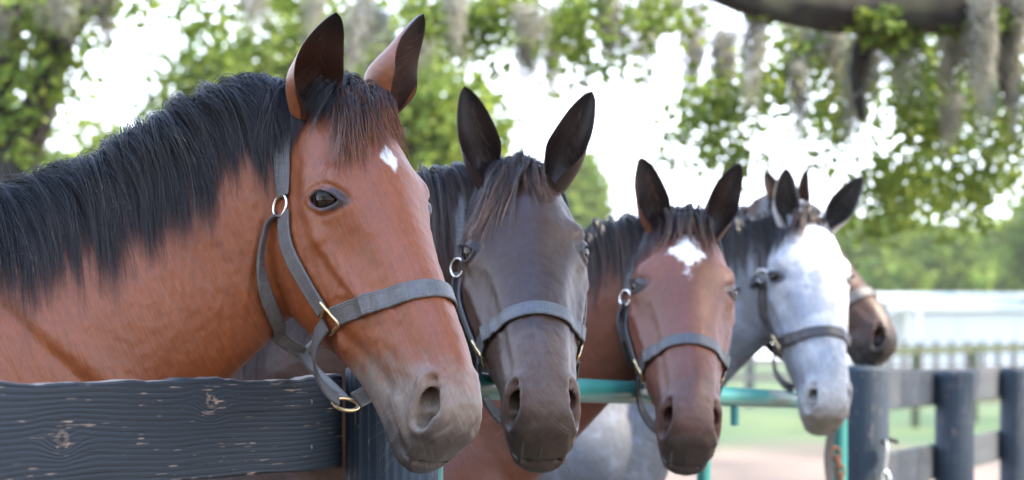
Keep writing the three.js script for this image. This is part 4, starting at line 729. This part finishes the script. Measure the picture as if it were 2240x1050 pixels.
function makeHorse(o) {
  const h = new Horse(o), g = thing('horse', o.label, 'horse', 'horses lined up along the fence');
  h.build(g, coatMat(o.rough ?? .48, o.spec ?? .45));
  for (const s of [1, -1]) { const c = h.head.ball.clone(); c.z *= s; c.applyMatrix4(h.M); const e = new THREE.SphereGeometry(h.head.ballR * h.sc, 32, 20); e.translate(c.x, c.y, c.z); part('eye', e, eyeMat, g); }
  if (o.mane) maneOf(h, o.mane, g);
  if (o.forelock) forelockOf(h, o.forelock, g);
  if (o.poll) forelockOf(h, o.poll, g, 'poll_hair');
  whiskersOf(h, { seed: 5, count: o.whiskers ?? 60 }, g);
  if (o.tuft) { const hair = new Hair(), R = rng(77); for (const e of o.ears) earTuft(h, e, ...o.tuft, hair, R, 70); part('ear_hair', hair.geometry(), hairMat, g, 'stuff'); }
  settle(g, V(...h.off(-1.35, 0)).setY(0));
  return h;
}
const dk = (R) => { const b = R() < .15 ? mix(2.5, 6, R()) : mix(.5, 1.6, R()); return [[.006 * b, .0065 * b, .0085 * b], [.017 * b, .012 * b, .012 * b], 2]; };
const redTip = (R) => { const b = mix(.6, 1.5, R()), r = R(); return [[.009 * b, .008 * b, .009 * b], r < .75 ? [.33 * b, .11 * b, .042 * b] : [.06 * b, .028 * b, .02 * b], 1.8]; };
const goldTip = (R) => { const b = mix(.5, 1.4, R()), r = R(); return [[.014 * b, .010 * b, .010 * b], r < .5 ? [.30 * b, .15 * b, .075 * b] : [.06 * b, .028 * b, .02 * b], 1.9]; };
const ear = (c, tipc) => (t, a) => scale3(lerp3(c, tipc, smooth(.55, .95, t)), .8 + .4 * hash(t * 90, a * 60, 3));
const h1 = makeHorse({ name: 'horse 1', label: 'bright bay horse with a small white star, nearest and largest of the row', yaw: -53, pitch: -55, roll: -6, wide: .94, scale: .968, pos: [-.230, .402, -3.56], cell: .0032, cell2: .006, rough: .44, spec: .85,
  neck: [[-.135, -.128, .152, .066, -.05], [-.31, -.272, .190, .086, -.04], [-.51, -.395, .245, .13, -.01]],
  coat: coat({ base: [.235, .060, .0150], muzzle: [.215, .160, .122], mz: [.40, .52], mzTilt: .9, dark: [.022, .018, .018], nd: [.014, .021], ns: .95, lip: [.060, .050, .044], ls: .8, lipAt: [.535, .565], lowLip: [.07, .06, .052], star: [.134, .004, .028, .0145] }),
  extra: (f, x, y, z, h) => { // fine skin folds behind the jaw and the crease where neck meets shoulder
    if (f > .02 || f < -.02) return f; const l = h.local(x, y, z); if (l[0] > .02 && Math.abs(l[2]) < .112 && l[1] > -.31) return f;
    const w = smooth(-.56, -.44, x) * (1 - smooth(-.36, -.33, x)) * smooth(1.34, 1.44, y) * (1 - smooth(1.56, 1.66, y)), ph = x * 150 - y * 22 + fbm(x * 9, y * 9, 1, 2) * 7; f += w * .0011 * Math.sin(ph * 2.2) * (.4 + fbm(x * 20, y * 12, 3, 2));
    const e = segDist2(x, y, 0, [-.74, 1.43, 0], [-.60, 1.30, 0]) / .00012; if (e < 6) f += .006 * Math.exp(-e); const e2 = segDist2(x, y, 0, [-.69, 1.41, 0], [-.57, 1.31, 0]) / .0004; if (e2 < 6) f -= .004 * Math.exp(-e2); return f; },
  ears: [{ base: [-.004, -.056, .070], tip: [712, 27, 3.46], open: [.5, .15, .85], w: .041, bend: .10 }, { base: [-.012, -.030, -.064], tip: [928, 33, 3.62], open: [1, 0, .35], w: .045, bend: -.05 }],
  earOut: ear([.23, .075, .028], [.02, .014, .012]), earIn: ear([.048, .018, .010], [.010, .008, .007]), tuft: [[.02, .013, .01], [.09, .045, .028]],
  mane: { seed: 11, from: .6, to: 24, guides: 950, per: 14, side: 1, near: true, len: (v) => mix(.13, .235, smooth(0, .45, v)), sweep: (v) => mix(-.6, 1.5, smooth(.02, .16, v)) * mix(1, .45, smooth(.3, .8, v)), thick: .024, color: dk, fly: 260, r: .0005, spread: .011, gather: .65, grav: 17 },
  forelock: { seed: 12, guides: 240, per: 11, locks: [[-.015, -.05, 1, -.5, .10, .04], [-.015, -.02, 1, -.15, .11, .05], [-.015, .01, 1, .2, .12, .05], [-.01, .035, 1, .5, .145, .04], [.005, .05, 1, .75, .155, .03], [.02, .05, 1, .95, .13, .04], [.02, .02, 1, .4, .12, .06]], color: redTip, thick: .024, rise: .7, spread: .008 },
  poll: { seed: 13, guides: 120, per: 13, locks: [[-.055, .02, -.5, .9, .13, .06], [-.04, .04, -.3, 1, .12, .05], [-.06, -.01, -.6, .8, .12, .06], [-.02, .035, -.1, 1, .10, .04]], color: dk, thick: .022, rise: .6 } });
const h2 = makeHorse({ name: 'horse 2', heading: -16, neck: [[-.135, -.155, .150, .068, -.03], [-.31, -.280, .185, .088, -.03], [-.51, -.415, .240, .13, -.01]], label: 'dark brown horse with a pale-tipped forelock, second in the row', yaw: -84, pitch: -45, roll: 0, pos: [.016, .356, -4.21], cell: .0045, cell2: .008, rough: .42, spec: .62,
  coat: coat({ base: [.043, .0180, .0088], muzzle: [.105, .060, .040], mz: [.38, .47], dark: [.030, .023, .020], nd: [.016, .036], ns: .7, lip: [.055, .040, .030], lipAt: [.51, .56],
    paint: (k, s, y, z, X, Y, Z, grain, blot) => { const side = smooth(-.03, -.09, y + (blot - .5) * .06) * smooth(.12, .2, s) , n = fbm(X * 22, Y * 22, Z * 22, 3); return lerp3(k, scale3([.085, .045, .026], .8 + .4 * grain), .6 * side * smooth(.35, .65, n)); } }),
  ears: [{ base: [.030, -.034, .056], tip: [1022, 188, 4.2], open: [.15, .05, 1], w: .036, bend: -.03 }, { base: [.030, -.034, -.056], tip: [1290, 198, 4.2], open: [-.35, .1, 1], w: .036, bend: .03 }],
  earOut: ear([.03, .018, .015], [.013, .010, .009]), earIn: ear([.022, .012, .009], [.012, .009, .008]), tuft: [[.03, .02, .016], [.10, .07, .055]],
  mane: { seed: 21, from: .6, to: 25, guides: 380, per: 12, side: 1, near: true, len: (v) => mix(.14, .34, v), color: (R) => { const b = mix(.6, 1.5, R()); return [[.012 * b, .010 * b, .011 * b], [.06 * b, .034 * b, .03 * b], 1.4]; }, fly: 60, r: .0008 },
  forelock: { seed: 22, guides: 130, per: 13, locks: [[.0, .02, 1, .9, .20, .05], [.005, .03, 1, 1.1, .23, .04], [.0, .0, 1, .8, .2, .05], [.0, -.02, 1, -.1, .13, .05], [-.01, .0, .6, .2, .1, .07]], color: goldTip, thick: .024, rise: .9 } });
const h3 = makeHorse({ name: 'horse 3', heading: -16, neck: [[-.135, -.155, .150, .068, -.03], [-.31, -.280, .185, .088, -.03], [-.51, -.415, .240, .13, -.01]], label: 'reddish bay horse with a large white diamond on its forehead, eyes half closed', yaw: -91, pitch: -46, roll: -6, pos: [.366, .318, -5.02], cell: .005, cell2: .009, rough: .5, spec: .8, eyeOpen: .005,
  coat: coat({ base: [.135, .037, .0135], muzzle: [.10, .042, .026], mz: [.44, .50], dark: [.030, .026, .026], nd: [.016, .036], lip: [.048, .038, .032], lipAt: [.53, .57], star: [.125, 0, .062, .032] }),
  ears: [{ base: [.030, -.034, .056], tip: [1410, 343, 5.0], open: [.25, .1, 1], w: .036, bend: -.05 }, { base: [.030, -.034, -.056], tip: [1612, 355, 5.0], open: [.25, .1, 1], w: .034, bend: .03 }],
  earOut: ear([.13, .04, .018], [.02, .016, .015]), earIn: ear([.022, .012, .009], [.012, .009, .008]), tuft: [[.03, .02, .016], [.10, .05, .03]],
  mane: { seed: 31, from: .6, to: 22, guides: 260, per: 11, side: 1, near: true, len: (v) => mix(.15, .27, v), color: (R) => { const b = mix(.6, 1.5, R()); return [[.012 * b, .011 * b, .012 * b], [.05 * b, .024 * b, .02 * b], 1.4]; }, fly: 60, r: .0009 },
  forelock: { seed: 32, guides: 110, per: 11, locks: [[.0, .02, 1, .2, .12, .06], [.005, -.02, 1, -.2, .13, .06], [-.01, .0, .5, .0, .09, .09]], color: (R) => { const b = mix(.6, 1.4, R()); return [[.009 * b, .008 * b, .009 * b], R() < .5 ? [.22 * b, .075 * b, .03 * b] : [.025 * b, .015 * b, .013 * b], 2.2]; }, thick: .03, rise: 1.1, r: .0008 } });
const h4 = makeHorse({ name: 'horse 4', heading: -16, neck: [[-.135, -.155, .150, .068, -.03], [-.31, -.280, .185, .088, -.03], [-.51, -.415, .240, .13, -.01]], label: 'dappled white-grey horse with dark bridle-brown halter, fourth in the row', yaw: -82, pitch: -59, roll: -3.8, pos: [.784, .404, -6.284], cell: .006, cell2: .01, rough: .55,
  coat: coat({ base: [.70, .71, .73], body: [.15, .155, .165], muzzle: [.42, .41, .40], mz: [.46, .54], dark: [.045, .042, .042], nd: [.011, .024], ns: .9, lip: [.24, .20, .15], lipAt: [.53, .57], ls: .8,
    paint: (k, s, y, z, X, Y, Z, grain, blot) => { const d = fbm(X * 34 + 9, Y * 34, Z * 34, 3), patch = smooth(.52, .68, d + .32 * Math.exp(-(((s - .26) / .08) ** 2 + ((z - .03) / .035) ** 2))); return lerp3(k, scale3([.22, .24, .29], .8 + .4 * grain), patch * .62); } }),
  ears: [{ base: [.030, -.034, .056], tip: [1716, 367, 6.25], open: [.2, 0, 1], w: .036, bend: .02 }, { base: [.030, -.034, -.056], tip: [1884, 384, 6.25], open: [-.1, 0, 1], w: .036, bend: .02 }],
  earOut: ear([.45, .45, .46], [.05, .045, .045]), earIn: (t, a) => lerp3([.03, .026, .024], [.25, .24, .23], smooth(.75, 1, Math.abs(a))), tuft: [[.02, .018, .016], [.05, .045, .04]],
  mane: { seed: 41, from: .6, to: 20, guides: 200, per: 10, side: 1, near: true, len: (v) => mix(.15, .26, v), color: dk, fly: 30, r: .001 },
  forelock: { seed: 42, guides: 55, per: 9, locks: [[.0, .02, 1, .8, .11, .05], [.0, -.02, .9, -.1, .05, .06], [-.02, .0, .4, .2, .06, .07]], color: (R) => { const b = mix(.6, 1.4, R()); return [[.010 * b, .009 * b, .010 * b], R() < .3 ? [.25 * b, .09 * b, .04 * b] : [.02 * b, .016 * b, .016 * b], 1.6]; }, thick: .02, r: .0009 } });
const h5 = makeHorse({ name: 'horse 5', heading: -16, neck: [[-.135, -.155, .150, .068, -.03], [-.31, -.280, .185, .088, -.03], [-.51, -.415, .240, .13, -.01]], label: 'brown horse with a black muzzle, farthest, mostly hidden behind the grey', yaw: -38, pitch: -47, roll: -6, pos: [.872, .515, -7.35], cell: .008, cell2: .012, rough: .45,
  coat: coat({ base: [.062, .031, .019], muzzle: [.05, .03, .024], mz: [.42, .5], dark: [.02, .018, .018], nd: [.02, .045], lip: [.022, .02, .02], lipAt: [.50, .535] }),
  ears: [{ base: [.030, -.034, .056], tip: [1672, 375, 7.3], open: [.6, 0, 1], w: .034 }, { base: [.030, -.034, -.056], tip: [1763, 368, 7.35], open: [.7, 0, 1], w: .026 }],
  earOut: ear([.05, .03, .026], [.02, .016, .015]), earIn: ear([.04, .022, .015], [.025, .017, .014]),
  mane: { seed: 51, from: .6, to: 18, guides: 120, per: 9, side: 1, near: true, len: (v) => mix(.14, .25, v), color: dk, r: .0011 } });
halterOf(h1, { label: 'weathered grey leather halter with brass fittings on the nearest bay horse', tint: [.135, .122, .115] });
halterOf(h2, { label: 'grey leather halter on the dark brown horse', tint: [.105, .10, .10] });
halterOf(h3, { label: 'dark grey leather halter on the horse with the white diamond', tint: [.075, .068, .068] });
halterOf(h4, { label: 'dark brown leather halter on the dappled white-grey horse', tint: [.032, .025, .025] });
halterOf(h5, { label: 'pale grey halter on the farthest brown horse', tint: [.095, .088, .085], w: .032, tune: { nose: .03 } });
renderer.render(scene, camera);
